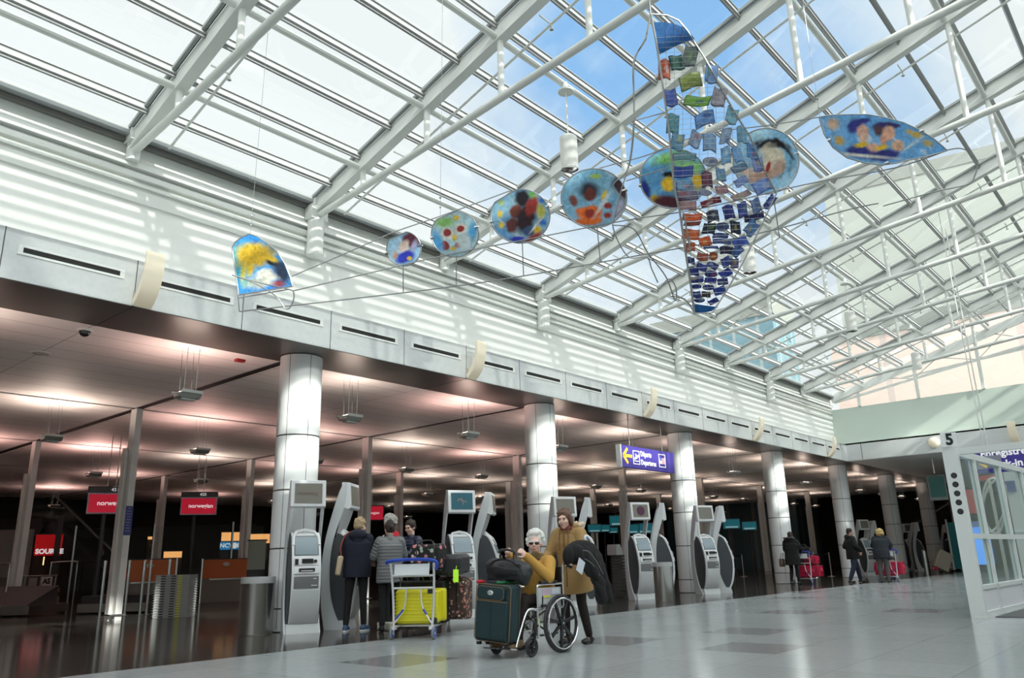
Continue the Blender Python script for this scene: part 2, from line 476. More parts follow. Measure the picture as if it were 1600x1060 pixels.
# round columns
M_col = mat('column_panel', (.84, .86, .86), .42, .0, noise=.02, nscale=2)
M_joint = mat('column_joint', (.07, .07, .07), .5)
def column():
    t = thing('column', '', 'column', (CX0, YC, 0))
    m_ = MB(); joints = [.35, 1.27, 2.20, 3.11]
    zz = [.0]+joints+[ZS-.03]
    for a, b in zip(zz[:-1], zz[1:]):
        obj('cladding', MB().lathe([(.345, a+.008), (.36, a+.014), (.36, b-.014), (.345, b-.008)], 48), M_col, t)
    j = MB()
    for z in joints: j.lathe([(.352, z-.012), (.352, z+.012)], 48)
    obj('joint_ring', j, M_joint, t)
    v = MB()
    for a in (R_(205), R_(262), R_(335), R_(75)):
        v.box((.3585*math.cos(a), .3585*math.sin(a), ZS/2), (.006, .008, ZS-.1), Matrix.Rotation(a, 3, 'Z'))
    obj('seam', v, M_joint, t, smooth=0)
    return t
cl = ['nearest big round column in pale panels, behind the first check-in kiosk and steel bin',
      'second big round column in pale panels, behind the two women in mustard coats',
      'third big round column in pale panels, at the right end of the purple departures sign',
      'fourth big round column in pale panels, right behind the person with the red bags and cart',
      'fifth big round column in pale panels, behind the man in black coat and dark trousers',
      'sixth big round column, past the man in black and behind the fur hooded person',
      'seventh big round column, in front of it the farthest pairs of kiosks',
      'eighth and farthest round column, next to the hanging green screen']
c0 = column(); c0['label'] = cl[0]; c0['group'] = 'round columns'
for n in range(1, 8): dup(c0, (CX0+n*S, YC, 0), label=cl[n], group='round columns')

# ================================================================== CHECK-IN HALL
struct('ceiling', MB().box2((-12, 11.9, 4.78), (60, 46, 4.9)), M_black, smooth=0)
by = [11.98, 17.9, 24.1, 30.3, 36.5, 42.7]
def ceil_panel(x0, x1, y0, y1):
    m_ = MB().box((0, 0, .06), (x1-x0, y1-y0, .12))
    o = struct('ceiling', m_, M_ceil, smooth=0)
    o.location = ((x0+x1)/2, (y0+y1)/2, ZS-.01)
for n in range(-2, 7):
    for j in range(5):
        ceil_panel(CX0+n*S+.10, CX0+(n+1)*S-.10, by[j]+(.02 if j == 0 else .06), by[j+1]-.06)
gp = MB()
for n in range(-2, 8): gp.box2((CX0+n*S-.105, 12.0, ZS+.005), (CX0+n*S+.105, 42.6, ZS+.16))
for j in range(1, 5): gp.box2((-6, by[j]-.065, ZS+.006), (56, by[j]+.065, ZS+.16))
struct('ceiling', gp, M_black, smooth=0)
# slim square posts on the bay corners
def post(n, j, lab, g=None):
    t = thing('post', lab, 'post', (CX0+n*S-.02, by[j], 0), 0, g)
    z1 = ZS-.02
    obj('shaft', MB().box2((-.07, -.14, 0), (.07, .14, z1)), M_post, t, smooth=0)
    obj('flange', MB().box2((-.15, .03, 0), (-.07, .12, z1-.9)).box2((-.17, -.04, 0), (-.14, .14, z1-.9)), M_post, t, smooth=0)
    obj('base_ring', MB().box2((-.2, -.2, .10), (.13, .17, .125)), M_steel, t, smooth=0)
    return t
post(0, 1, 'slim square pale post ringed by steel bollards, carrying a small blue notice')
post(0, 2, 'slim square pale post at the far left edge beside the red lit shop')
post(1, 1, 'slim square pale post rising behind the second kiosk of the nearest pair')
post(2, 1, 'slim square pale post just left of the second big round column')
for n, j in ((1, 2), (2, 2), (3, 1), (4, 1), (3, 2), (5, 1), (1, 3), (2, 3), (0, 3), (4, 2), (5, 2), (6, 1)):
    post(n, j, 'slim square post in the dim hall, %s line from the left, %s row back' % (ORD[n], ORD[j-1]), 'far slim posts of the check-in hall')

# pendant uplights
M_lampm = mat('lamp_grey', (.33, .34, .32), .4, .5)
M_lampw = mat('lamp_top', (.62, .63, .6), .4)
LIGHTS = {}
def uplight_data(c, e):
    key = (c, e)
    if key not in LIGHTS:
        l = bpy.data.lights.new('uplight_lamp', 'AREA'); l.shape = 'RECTANGLE'; l.size = .5; l.size_y = .16; l.energy = e; l.color = c
        l.spread = R_(175)
        LIGHTS[key] = l
    return LIGHTS[key]
ups = None
def uplight():
    t = thing('pendant_uplight', 'small grey trough uplight on thin twin rods below the check-in hall ceiling', 'pendant light', (5.98, 12.1, 3.74), 0, 'pendant uplights of the check-in hall')
    m_ = MB()
    m_.prism([(-.17, .02), (-.11, -.06), (.11, -.06), (.17, .02), (.15, .02), (.10, -.035), (-.10, -.035), (-.15, .02)], (-.17, 0, 0), (0, 1, 0), (0, 0, 1), (.34, 0, 0))
    obj('trough', m_, M_lampm, t, smooth=0)
    obj('lid', MB().box((0, -.17, .035), (.36, .02, .05)).box((0, .17, .035), (.36, .02, .05)).box((0, 0, -.075), (.24, .12, .03)), M_lampw, t, smooth=0)
    for sx in (-.10, .10):
        r_ = MB()
        for sy in (-.10, .10):
            r_.cyl((sx, sy*.7, -.03), (sx, sy, .81), .006, n=6)
        obj('rod', r_, M_chrome, t)
        obj('clamp', MB().box((sx, 0, .03), (.02, .2, .05)), M_lampw, t, smooth=0)
    return t
u0 = uplight(); first = True
PINK = (1.0, .50, .45); WARM = (1.0, .78, .66); AMB = (1.0, .72, .52)
for j, yy in enumerate((12.25, 18.1, 24.3, 30.5, 36.7)):
    for i in range(-2, 15):
        xx = 5.98+i*S/2
        if j >= 3 and i % 2: continue
        if xx > 50: continue
        tt = u0 if first else dup(u0, (xx, yy, 3.74)); tt.location = (xx, yy, 3.74); first = False
        tt['label'] = 'grey trough uplight on twin rods, %s row back, %s from the left' % (ORD[j], ORD[i+2])
        e = 9 if i < 2 else (7 if i < 5 else 4.0)
        if j == 0: e = {-1: 3, 0: 4, 1: 2.5, 2: 7, 3: 3.5, 4: 5}.get(i, 3)
        c = PINK if (i+j) % 3 != 1 else WARM
        if i > 9: e *= .4
        if i > 5: c = AMB if (i+j) % 2 else WARM
        L = bpy.data.objects.new('uplight_lamp', uplight_data(c, e*3.8)); COL.objects.link(L)
        L.parent = tt; L.location = (0, 0, .05); L.rotation_euler = (PI, 0, 0)

# ================================================================== LAMPS, SCONCES, SMALL FITTINGS
M_shade = mat('lamp_shade', (.80, .80, .75), .45)
M_glow = mat('lamp_glow', (.9, .75, .6), .4, emit=(1, .68, .45), estr=2.2)
def hall_lamp(loc, lab):
    t = thing('pendant_lamp', lab, 'pendant light', loc)
    obj('lamp_shade', MB().lathe([(.135, -.27), (.143, -.28), (.143, .27), (.125, .29), (.02, .295), (.02, .28), (.12, .27), (.135, .25)], 32, closed=False), M_shade, t)
    obj('bulb', MB().lathe([(.001, -.20), (.06, -.205), (.09, -.23), (.115, -.25), (.001, -.25)], 24), M_glow, t)
    obj('reflector_ring', MB().lathe([(.115, -.265), (.143, -.275), (.143, -.285), (.115, -.275)], 32), M_chrome, t)
    obj('rod', MB().cyl((0, 0, .28), (0, 0, 1.14), .012, n=8), M_white, t)
    obj('canopy', MB().lathe([(.13, 1.12), (.135, 1.14), (.06, 1.20), (.03, 1.30), (.03, zr(loc[1])-.3-loc[2])], 24), M_white, t)
    return t
for i, lab in enumerate(['white cylinder pendant lamp hanging above the fourth painted disc, nearest of the roof lamps',
                         'white cylinder pendant lamp showing just right of the foot of the tall mesh sail',
                         'white cylinder pendant lamp under the glass roof, third from the viewer',
                         'small far white cylinder pendant lamp near the roof end, beside the gable']):
    hall_lamp((9.18+S*i, 6.62, 7.27), lab)
M_sc = mat('sconce_shell', (.82, .76, .62), .5, emit=(1, .8, .5), estr=.12)
def sconce(x, lab, y=YF, rz=0):
    t = thing('wall_sconce', lab, 'wall lamp', (x, y, 4.87), rz)
    P = [(-.04, -.36), (-.13, -.30), (-.22, -.20), (-.29, -.06), (-.335, .10), (-.35, .26), (-.34, .38)]
    Q = [(-.29, .39), (-.295, .26), (-.27, .11), (-.215, -.03), (-.145, -.15), (-.07, -.235), (-.02, -.27)]
    obj('shell', MB().prism(P+Q, (-.13, 0, 0), (0, 1, 0), (0, 0, 1), (.26, 0, 0)), M_sc, t, bevel=.006)
    obj('bracket', MB().box2((-.09, -.06, -.30), (.09, 0, -.22)).box2((-.03, -.12, -.28), (.03, 0, -.24)).box2((-.12, -.02, -.34), (-.05, 0, -.14)), M_steel, t, smooth=0)
    return t
for n, lab in [(-.5, 'nearest curved cream wall sconce on the fascia, left of the yellow and blue shield'),
               (.5, 'curved cream wall sconce on the fascia between the first and second big columns'),
               (1.5, 'curved cream wall sconce on the fascia between the second and third big columns'),
               (2.5, 'curved cream wall sconce on the fascia between the third and fourth big columns'),
               (3.5, 'curved cream wall sconce on the fascia closest to the far corner of the hall')]:
    sconce(CX0+n*S+.1, lab)
pe = at(1587, 690, 'x', 33)
q = sconce(33, 'cream wall sconce on the end fascia above the blue sign at the right edge', pe.y, R_(-90)); q.location = (33, pe.y, 4.95)
pe = at(1459, 692, 'x', 32.97)
t = thing('round_wall_light', 'round pale yellow wall light on the end fascia left of the number five', 'wall lamp', (32.99, pe.y, pe.z))
obj('diffuser', MB().ell((-.03, 0, 0), (.10, .20, .20), n=24, m=12), M_sc, t)
obj('rim', MB().cyl((-.01, 0, 0), (0, 0, 0), .215, n=28), M_white, t)

p = at(133, 516, 'z', ZS-.01)
t = thing('dome_camera', 'small black dome security camera on the check-in ceiling at upper left', 'camera', (p.x, p.y, ZS-.01))
obj('dome', MB().ell((0, 0, -.02), (.085, .085, .085), n=20, m=12), mat('dome_black', (.02, .02, .02), .08, coat=1), t)
obj('base', MB().lathe([(.11, -.025), (.12, -.0)], 24), M_white, t)
p = at(64, 552, 'z', ZS-.01)
t = thing('ceiling_speaker', 'flat round white speaker grille in the check-in ceiling left of the dome camera', 'speaker', (p.x, p.y, ZS-.01))
obj('grille', MB().lathe([(.13, -.006), (.13, 0)], 28), mat('grille', (.5, .48, .46), .6), t)
obj('rim', MB().lathe([(.13, -.01), (.15, -.01), (.155, 0), (.13, 0)], 28, closed=False), M_white, t)
p = at(375, 562, 'z', ZS-.01)
tag(obj('ceiling_signal', MB().box((p.x, p.y, ZS-.03), (.16, .10, .045)), mat('signal_red', (.30, .015, .02), .4), bevel=.004), 'small dark red signal box on the check-in ceiling left of the nearest column', 'alarm')
for n, (x, y) in enumerate([(155, 390), (338, 437), (772, 551), (962, 603)]):
    p = at(x, y+3, 'y', YF+.25)
    tag(obj('shelf_floodlight', MB().ell((p.x, p.y, 5.20), (.10, .08, .06), n=16, m=8).cyl((p.x, p.y, 5.19), (p.x, p.y, 5.22), .05), M_lampm),
        ['small grey round floodlight on the fascia ledge left of the nearest sconce', 'small grey round floodlight on the fascia ledge left of the painted shield',
         'small grey floodlight on the fascia ledge beside the second sconce', 'small grey floodlight on the fascia ledge right of the second big column'][n], 'floodlight')

# ---------------------------------------------------------------- gable end
zg = lambda y: zr(y)
t = thing('gable_frame', 'white steel frame of mullions and braces before the glazed gable end', 'window frame', (XE-.05, 0, 0))
for y in (10.2, 7.9, 5.6, 3.3, 1.0):
    obj('mullion', MB().box2((-.05, y-.06, 6.85), (.05, y+.06, zr(y)-.05)), M_white, t, smooth=0)
m_ = MB(); m_.bar((0, 11.2, 7.15), (0, -3, 9.3), .08, .09); m_.bar((0, 11.3, 7.3), (0, -3, zr(-3)-.6), .2, .30); m_.bar((0, 8.4, 7.75), (0, -3, 8.75), .06, .08)
for a, b in (((7.9, 7.65), (9.6, 7.95)), ((5.6, 8.0), (7.6, 8.5)), ((3.3, 8.3), (5.5, 9.1)), ((1., 8.7), (3.2, 9.7)), ((7.9, 7.7), (6.2, 8.9)), ((5.6, 8.0), (3.9, 9.5))):
    m_.cyl((-.02, a[0], a[1]), (-.02, b[0], b[1]), .022)
obj('brace', m_, M_white, t, smooth=0)

# ---------------------------------------------------------------- buildings outside
M_tower = tile_mat('tower_cladding', (.27, .29, .26), (.29, .31, .28), (.22, .235, .21), 3.4, 60, .7, .10, noise=.05)
def block(name, lab, c, d, rz, m_, cat='building'):
    t = thing(name, lab, cat, (c[0], c[1], 0), rz)
    obj('facade', MB().box2((-d[0]/2, -d[1]/2, 0), (d[0]/2, d[1]/2, d[2])), m_, t, smooth=0)
    r_ = MB().box2((-d[0]/2-.1, -d[1]/2-.1, d[2]), (d[0]/2+.1, d[1]/2+.1, d[2]+1.2))
    obj('parapet', r_, mat('parapet_grey', (.20, .21, .19), .6), t, smooth=0)
    return t
q0 = CAM+ray(1285, 290)*80
_dx, _dy, _rz = 30, 60, R_(9.5)
_c = Vector((q0.x, q0.y, 0))-Matrix.Rotation(_rz, 3, 'Z') @ Vector((-_dx/2, _dy/2, 0))
block('tower_building', 'pale ribbed tower building seen through the right side of the glass roof', (_c.x, _c.y, 0), (_dx, _dy, q0.z-1.4), _rz, M_tower)
M_pink = tile_mat('pink_facade', (.66, .50, .43), (.68, .52, .45), (.52, .42, .38), 5.5, 9, .7, .25, noise=.08)
block('pink_building', 'pinkish beige building close behind the gable window at the right', (65, -10.5, 0), (4, 62, 17.2), 0, M_pink)
M_bglass = tile_mat('blue_glass_facade', (.09, .18, .22), (.12, .22, .26), (.26, .30, .30), 1.6, 1.9, .15, .12, noise=.1)
q1 = CAM+ray(1165, 500)*60
block('glass_building', 'blue glazed office block low beyond the far roof corner', (q1.x+2, q1.y+3, 0), (5, 10, q1.z), R_(4), M_bglass)

# ================================================================== THE HANGING ARTWORK
def col_mat():
    m = bpy.data.materials.new('painted_glass'); m.use_nodes = True; t = m.node_tree; t.nodes.clear()
    a = t.nodes.new('ShaderNodeVertexColor'); a.layer_name = 'paint'
    c = t.nodes.new('ShaderNodeTexCoord'); n = t.nodes.new('ShaderNodeTexNoise'); n.inputs['Scale'].default_value = 16; n.inputs['Detail'].default_value = 5; n.inputs['Distortion'].default_value = 1.2
    t.links.new(c.outputs['Object'], n.inputs['Vector'])
    mr_ = t.nodes.new('ShaderNodeMapRange'); mr_.inputs['From Min'].default_value = .25; mr_.inputs['From Max'].default_value = .75; mr_.inputs['To Min'].default_value = .72; mr_.inputs['To Max'].default_value = 1.35
    t.links.new(n.outputs['Fac'], mr_.inputs[0])
    sc = t.nodes.new('ShaderNodeVectorMath'); sc.operation = 'SCALE'
    t.links.new(a.outputs['Color'], sc.inputs[0]); t.links.new(mr_.outputs[0], sc.inputs['Scale'])
    p_ = t.nodes.new('ShaderNodeBsdfPrincipled'); p_.inputs['Roughness'].default_value = .3
    tl = t.nodes.new('ShaderNodeBsdfTranslucent'); mx = t.nodes.new('ShaderNodeMixShader'); mx.inputs[0].default_value = .5
    t.links.new(sc.outputs[0], p_.inputs['Base Color']); t.links.new(sc.outputs[0], tl.inputs['Color'])
    t.links.new(p_.outputs[0], mx.inputs[1]); t.links.new(tl.outputs[0], mx.inputs[2])
    o = t.nodes.new('ShaderNodeOutputMaterial'); t.links.new(mx.outputs[0], o.inputs[0])
    return m
M_paint = col_mat()
def lerp(a, b, f): return tuple(a[i]+(b[i]-a[i])*f for i in range(3))
def painted(name, outline, colour, parent, M, rings=40, thick=.012):
    """outline: list of (u,v); colour(u,v)->rgb; star-shaped about its mean"""
    n = len(outline); cu = sum(p[0] for p in outline)/n; cv = sum(p[1] for p in outline)/n
    vs_, cs = [], []
    for side in (0, 1):
        for j in range(rings+1):
            f = j/rings
            for i in range(n):
                u, v = cu+(outline[i][0]-cu)*f, cv+(outline[i][1]-cv)*f
                vs_.append((u, v, thick*(.5-side))); cs.append(colour(u, v))
    L = n*(rings+1); fs_ = []
    for j in range(rings):
        for i in range(n):
            a, b, c, d = j*n+i, j*n+(i+1) % n, (j+1)*n+(i+1) % n, (j+1)*n+i
            fs_.append((a, d, c, b) if j else (a, d, c)); fs_.append((L+a, L+b, L+c, L+d) if j else (L+a, L+c, L+d))
    for i in range(n):
        a, b = rings*n+i, rings*n+(i+1) % n; fs_.append((a, L+a, L+b, b))
    me = bpy.data.meshes.new(name); me.from_pydata(vs_, [], fs_); me.update()
    at_ = me.color_attributes.new('paint', 'FLOAT_COLOR', 'POINT')
    for i, c in enumerate(cs): at_.data[i].color = (*c, 1)
    me.transform(M)
    return link(name, me, M_paint, parent)
def artist(base, base2, blobs, seed=0, scale=3.0, white=.25):
    def f(u, v):
        q = Vector((u*scale+seed*3.1, v*scale, seed)); k_ = mnoise.noise(q)*.5+.5+.35*mnoise.noise(q*3)
        c = lerp(base, base2, max(0, min(1, k_)))
        w1 = mnoise.noise(Vector((u*9+v*9+seed, (u-v)*2.2, seed+5)))
        if w1 > .42: c = lerp(c, (.85, .88, .9), white*2)
        for (bu, bv, ru, rv, rot, col, soft) in blobs:
            du, dv = u-bu, v-bv; cs, sn = math.cos(rot), math.sin(rot)
            x, y = (du*cs+dv*sn)/ru, (-du*sn+dv*cs)/rv
            d = math.sqrt(x*x+y*y)+.22*mnoise.noise(Vector((u*14+bu*7, v*14, seed)))
            a = max(0, min(1, (1+soft-d)/(2*soft)))
            if a > 0: c = lerp(c, col, a)
        return c
    return f
M_rod = mat('art_steel_rod', (.30, .31, .31), .35, .6)
def rel(C0, r, u, x, y, d):     # where the ray meets the panel plane, in its own u,v
    n = r.cross(u); dd = ray(x, y); t_ = (C0-CAM).dot(n)/dd.dot(n); P = CAM+dd*t_
    return ((P-C0).dot(r), (P-C0).dot(u))
ART_R = Vector((.62, -.785, 0)).normalized(); ART_U = Vector((-.12, -.10, .985)); ART_U = (ART_U-ART_R*ART_U.dot(ART_R)).normalized()
def art_piece(name, lab, cx, cy, d, outline_px, base, base2, blobs, seed, hang=True, frame_px=None, white=.25, studs=(), cat='artwork'):
    C0 = CAM+ray(cx, cy)*d
    t = thing(name, lab, cat, C0)
    M = frame_M((0, 0, 0), ART_R, ART_U)
    ol = [rel(C0, ART_R, ART_U, x, y, d) for x, y in outline_px]
    bl = []
    for (x, y, rx, ry, rot, c, s) in blobs:
        u, v = rel(C0, ART_R, ART_U, x, y, d); k_ = d/F_PX
        bl.append((u, v, rx*k_, ry*k_, R_(-rot), c, s))
    painted('painting', ol, artist(base, base2, bl, seed, white=white), t, M)
    fr = MB(); P = [ART_R*u*1.0+ART_U*v for u, v in (ol if frame_px is None else [rel(C0, ART_R, ART_U, x, y, d) for x, y in frame_px])]
    if frame_px is None: P = [p*1.025 for p in P]
    fr.tube(P, .009, 6, closed=True); obj('frame_rod', fr, M_rod, t)
    if studs:
        for (x, y) in studs:
            u, v = rel(C0, ART_R, ART_U, x, y, d); p = ART_R*u+ART_U*v
            obj('clip', MB().box(p, (.05, .05, .02)), M_chrome, t, smooth=0)
    if hang:
        hu, hv = rel(C0, ART_R, ART_U, *hang, d); p = ART_R*hu+ART_U*hv
        z1 = zr(C0.y+p.y)-.3-C0.z
        h = MB().cyl(p, (p.x+.05, p.y, z1), .003, n=5); h.ell(p+Vector((0, 0, .25)), .014, n=8, m=5); h.ell(p+Vector((0, 0, .12)), .012, n=8, m=5)
        obj('hanging_wire', h, M_cable, t)
    return t, C0
def ellp(cx, cy, rx, ry, n=72, rot=0, cut=None):
    r_ = []
    for i in range(n):
        a = 2*PI*i/n; x, y = rx*math.cos(a), ry*math.sin(a)
        x, y = x*math.cos(rot)-y*math.sin(rot), x*math.sin(rot)+y*math.cos(rot)
        if cut:
            (nx, ny, dd) = cut; s_ = x*nx+y*ny
            if s_ > dd: x -= (s_-dd)*nx; y -= (s_-dd)*ny
        r_.append((cx+x, cy+y))
    return r_
def dens(pts, k=6):
    o = []
    for i, p in enumerate(pts):
        q = pts[(i+1) % len(pts)]
        for j in range(k): o.append((p[0]+(q[0]-p[0])*j/k, p[1]+(q[1]-p[1])*j/k))
    return o
BL, LB, DB, TE = (.06, .22, .62), (.30, .58, .82), (.02, .05, .28), (.16, .45, .55)
YE, OR, RD, BR, BK, WH, GN, SK, NV = (.85, .62, .06), (.80, .22, .04), (.42, .05, .04), (.14, .03, .02), (.015, .012, .02), (.80, .80, .74), (.25, .55, .18), (.80, .52, .38), (.05, .06, .30)
art_piece('painted_shield', 'arched panel painted yellow, white and blue under wire mesh, hanging at the left end', 410, 418, 9.8,
    dens([(364, 388), (368, 380), (378, 372), (390, 367), (402, 371), (418, 382), (432, 394), (444, 412), (452, 432), (456, 447), (374, 460), (369, 424)], 5),
    (.03, .28, .78), (.12, .50, .85), [(372, 410, 26, 30, 0, (.12, .60, .80), .4), (398, 401, 30, 17, -8, YE, .30), (392, 392, 22, 12, 0, YE, .4), (430, 412, 16, 5, 20, BK, .3), (441, 425, 12, 20, -25, (.03, .05, .10), .4), (424, 404, 12, 4, 25, YE, .3),
     (381, 425, 4, 17, 10, (.75, .66, .15), .4), (391, 421, 5, 14, 0, YE, .5), (414, 434, 18, 14, -10, WH, .15), (403, 443, 14, 9, 0, (.62, .66, .60), .3), (433, 445, 7, 5, 0, RD, .25), (384, 446, 6, 8, 0, (.35, .62, .55), .5)], 1, hang=(391, 366), white=.1)
d1 = art_piece('painted_disc', 'smallest painted glass disc, blue swirls round a pale face, first of the row', 631, 389, 9.6, ellp(631, 389, 26, 26, cut=(-.4, -.92, 22)), LB, (.55, .74, .85), [(642, 376, 14, 12, 30, (.16, .03, .06), .2), (631, 386, 8, 11, 20, (.78, .66, .58), .25), (633, 402, 15, 9, -15, (.04, .06, .55), .25), (617, 398, 5, 7, 0, (.62, .35, .22), .3), (640, 404, 4, 3, 0, YE, .3), (647, 384, 4, 9, 20, (.5, .5, .7), .4), (612, 386, 8, 12, 0, (.55, .78, .92), .5)], 2, hang=False, studs=((605, 396), (656, 384)))
d2 = art_piece('painted_disc', 'painted glass disc with four red blotches on pale blue and green, second of the row', 711, 366, 9.6, ellp(711, 366, 36, 35, cut=(-.38, -.92, 31)), (.45, .68, .76), (.68, .80, .82), [(695, 348, 14, 8, 0, (.40, .68, .25), .4), (713, 341, 5, 4, 0, YE, .3), (699, 365, 10, 10, 0, WH, .2), (699, 364, 6, 6, 0, RD, .12), (720, 358, 11, 9, -10, WH, .2), (720, 358, 6, 5, 0, RD, .12), (696, 384, 6, 8, -30, RD, .12), (716, 383, 6, 5, -20, RD, .15), (711, 372, 4, 5, 0, YE, .3), (683, 378, 8, 18, -20, (.12, .45, .75), .4), (738, 362, 7, 18, 20, (.12, .45, .70), .4), (725, 378, 12, 12, 0, (.70, .77, .77), .4), (708, 389, 4, 3, 0, YE, .2)], 3, hang=(688, 338), studs=((676, 372), (745, 355)))
d3 = art_piece('painted_disc', 'painted glass disc crowded with dark faces on blue and yellow, third of the row', 813, 338, 9.6, ellp(813, 338, 45, 41, cut=(-.5, -.87, 38)), (.15, .42, .70), (.45, .66, .72), [(781, 335, 4, 6, 0, YE, .3), (783, 352, 4, 5, 0, YE, .3), (783, 317, 5, 4, 0, (.6, .7, .3), .4), (816, 310, 12, 14, 0, BK, .25), (806, 331, 10, 11, 0, (.22, .06, .04), .2), (800, 352, 10, 12, 0, (.18, .05, .05), .2), (822, 340, 14, 24, 20, (.05, .02, .03), .25), (831, 322, 9, 16, 25, RD, .2), (827, 362, 10, 8, 0, (.06, .12, .25), .3), (845, 330, 7, 12, 0, (.62, .60, .15), .3), (848, 312, 6, 6, 0, BL, .3), (848, 348, 6, 5, 0, BL, .3), (840, 360, 5, 6, 30, YE, .25), (834, 372, 16, 5, -30, RD, .3), (808, 374, 12, 4, 0, (.05, .06, .55), .3), (832, 302, 5, 8, 0, (.2, .5, .12), .3), (838, 352, 2, 16, 40, WH, .3)], 4, hang=False, studs=((769, 347), (856, 323)))
d4 = art_piece('painted_disc', 'painted glass disc with orange and brown figures on blue, fourth of the row', 928, 310, 9.6, ellp(928, 310, 50, 45), (.18, .45, .62), (.42, .66, .78), [(921, 298, 15, 12, 0, (.03, .04, .07), .4), (922, 304, 9, 11, 0, (.22, .05, .04), .2), (968, 288, 12, 12, 30, (.05, .03, .05), .35), (972, 300, 7, 14, -10, (.12, .05, .08), .3), (896, 314, 6, 10, -20, (.30, .10, .08), .25), (921, 332, 20, 11, 0, OR, .15), (920, 346, 20, 6, 0, OR, .2), (921, 334, 7, 8, 0, RD, .2), (950, 322, 6, 5, 0, RD, .2), (950, 337, 6, 5, 0, RD, .2), (944, 305, 3, 8, 30, YE, .3), (930, 276, 8, 4, 0, (.5, .65, .15), .4), (968, 330, 9, 18, 10, (.55, .55, .68), .35), (942, 318, 3, 22, 35, (.75, .78, .8), .4)], 5, hang=False, studs=((878, 322), (976, 298)))
d5 = art_piece('painted_disc', 'painted glass disc with yellow shapes and green strokes, half behind the mesh sail', 1052, 279, 9.9, ellp(1052, 279, 51, 46), (.10, .34, .72), (.28, .60, .70), [(1052, 246, 30, 10, -10, (.35, .65, .25), .4), (1075, 262, 26, 10, 0, (.40, .70, .30), .4), (1050, 273, 16, 5, 0, BK, .25), (1044, 288, 11, 12, 0, YE, .2), (1091, 283, 9, 13, 0, YE, .2), (1024, 311, 8, 6, 0, YE, .2), (1050, 316, 30, 10, 8, (.15, .04, .06), .3), (1102, 280, 5, 14, 0, (.12, .05, .08), .3), (1008, 298, 7, 18, -10, (.03, .06, .35), .3), (1075, 300, 20, 8, 0, (.42, .45, .35), .3)], 6, hang=False, studs=((1001, 290),))
d6 = art_piece('painted_disc', 'painted glass disc with black hair round a pale face, right behind the mesh sail', 1197, 252, 9.9, ellp(1197, 252, 50, 50, cut=(.1, -1, 52)), (.30, .60, .82), (.60, .80, .88), [(1205, 247, 34, 31, 25, BK, .12), (1213, 254, 22, 24, 25, (.30, .60, .80), .1), (1203, 250, 22, 25, 15, (.78, .72, .60), .12), (1218, 262, 9, 14, 25, (.60, .45, .36), .25), (1190, 275, 24, 10, -12, (.62, .42, .33), .3), (1166, 268, 12, 8, 0, (.75, .58, .48), .4), (1200, 262, 3, 10, 20, RD, .3), (1175, 246, 16, 16, 0, (.40, .62, .78), .4)], 7, hang=False, studs=((1245, 240), (1221, 296)))
d7 = art_piece('painted_leaf', 'leaf shaped painted panel of two capped heads on blue, at the right end', 1375, 220, 9.6,
    dens([(1282, 184), (1300, 181), (1330, 180), (1355, 180), (1380, 184), (1410, 192), (1436, 204), (1458, 218), (1478, 235), (1450, 243), (1425, 248), (1400, 254), (1378, 257), (1352, 254), (1325, 246), (1303, 230), (1290, 210)], 5),
    (.14, .42, .74), (.32, .60, .82), [(1301, 194, 9, 9, 0, (.75, .55, .40), .4), (1311, 220, 8, 7, 30, (.65, .45, .15), .3), (1337, 197, 15, 11, -20, NV, .2), (1350, 189, 9, 4, -10, NV, .2), (1348, 206, 9, 12, 10, (.74, .50, .40), .15), (1349, 218, 6, 9, 0, (.78, .58, .46), .3), (1381, 199, 17, 9, 0, (.06, .05, .22), .2), (1396, 197, 11, 4, 5, (.06, .05, .2), .2), (1372, 205, 7, 8, 0, (.15, .08, .1), .3), (1388, 209, 10, 12, 15, SK, .15), (1380, 220, 5, 8, 0, (.72, .42, .32), .3), (1362, 233, 12, 9, 0, (.76, .50, .38), .25), (1402, 228, 10, 9, -35, (.76, .52, .36), .25), (1342, 238, 20, 10, 10, NV, .2), (1380, 243, 24, 9, -5, NV, .25), (1345, 227, 10, 4, -10, YE, .3), (1377, 231, 10, 4, -10, YE, .3), (1432, 211, 9, 5, 10, (.72, .55, .15), .3), (1450, 224, 8, 5, 10, (.62, .48, .2), .4), (1420, 206, 5, 4, 0, (.7, .5, .2), .3), (1340, 243, 60, 2.5, 8, WH, .5), (1430, 222, 26, 1.6, -35, WH, .5)], 8, hang=(1281, 182), studs=((1296, 219), (1386, 255), (1440, 205)), white=.3)

# connecting rods and wires of the mobile
def px3(pts, d): return [CAM+ray(x, y)*d for x, y in pts]
def smooth_pts(P, k=6):
    o = []
    n = len(P)
    for i in range(n-1):
        p0, p1, p2, p3 = P[max(i-1, 0)], P[i], P[i+1], P[min(i+2, n-1)]
        for j in range(k):
            t_ = j/k; o.append(.5*((2*p1)+(-p0+p2)*t_+(2*p0-5*p1+4*p2-p3)*t_*t_+(-p0+3*p1-3*p2+p3)*t_**3))
    o.append(P[-1]); return o
t = thing('mobile_frame', 'long bent steel rods and loops that join the painted discs into one mobile', 'artwork frame', px3([(800, 380)], 9.6)[0])
O = t.location.copy()
def rodpart(pts, d=9.55, r=.008, sm=False, nm='rod'):
    P = px3(pts, d) if not isinstance(d, list) else [CAM+ray(x, y)*dd for (x, y), dd in zip(pts, d)]
    if sm: P = smooth_pts(P)
    obj(nm, MB().tube([p-O for p in P], r, 6), M_rod, t)
rodpart([(456, 432), (540, 396), (617, 362), (688, 338), (760, 312), (800, 297)])
rodpart([(457, 455), (560, 431), (700, 398), (820, 375), (970, 346), (1090, 327), (1216, 298)], sm=True)
rodpart([(374, 487), (560, 466), (700, 449), (820, 431), (1000, 399), (1180, 366), (1325, 328), (1372, 318)], sm=True)
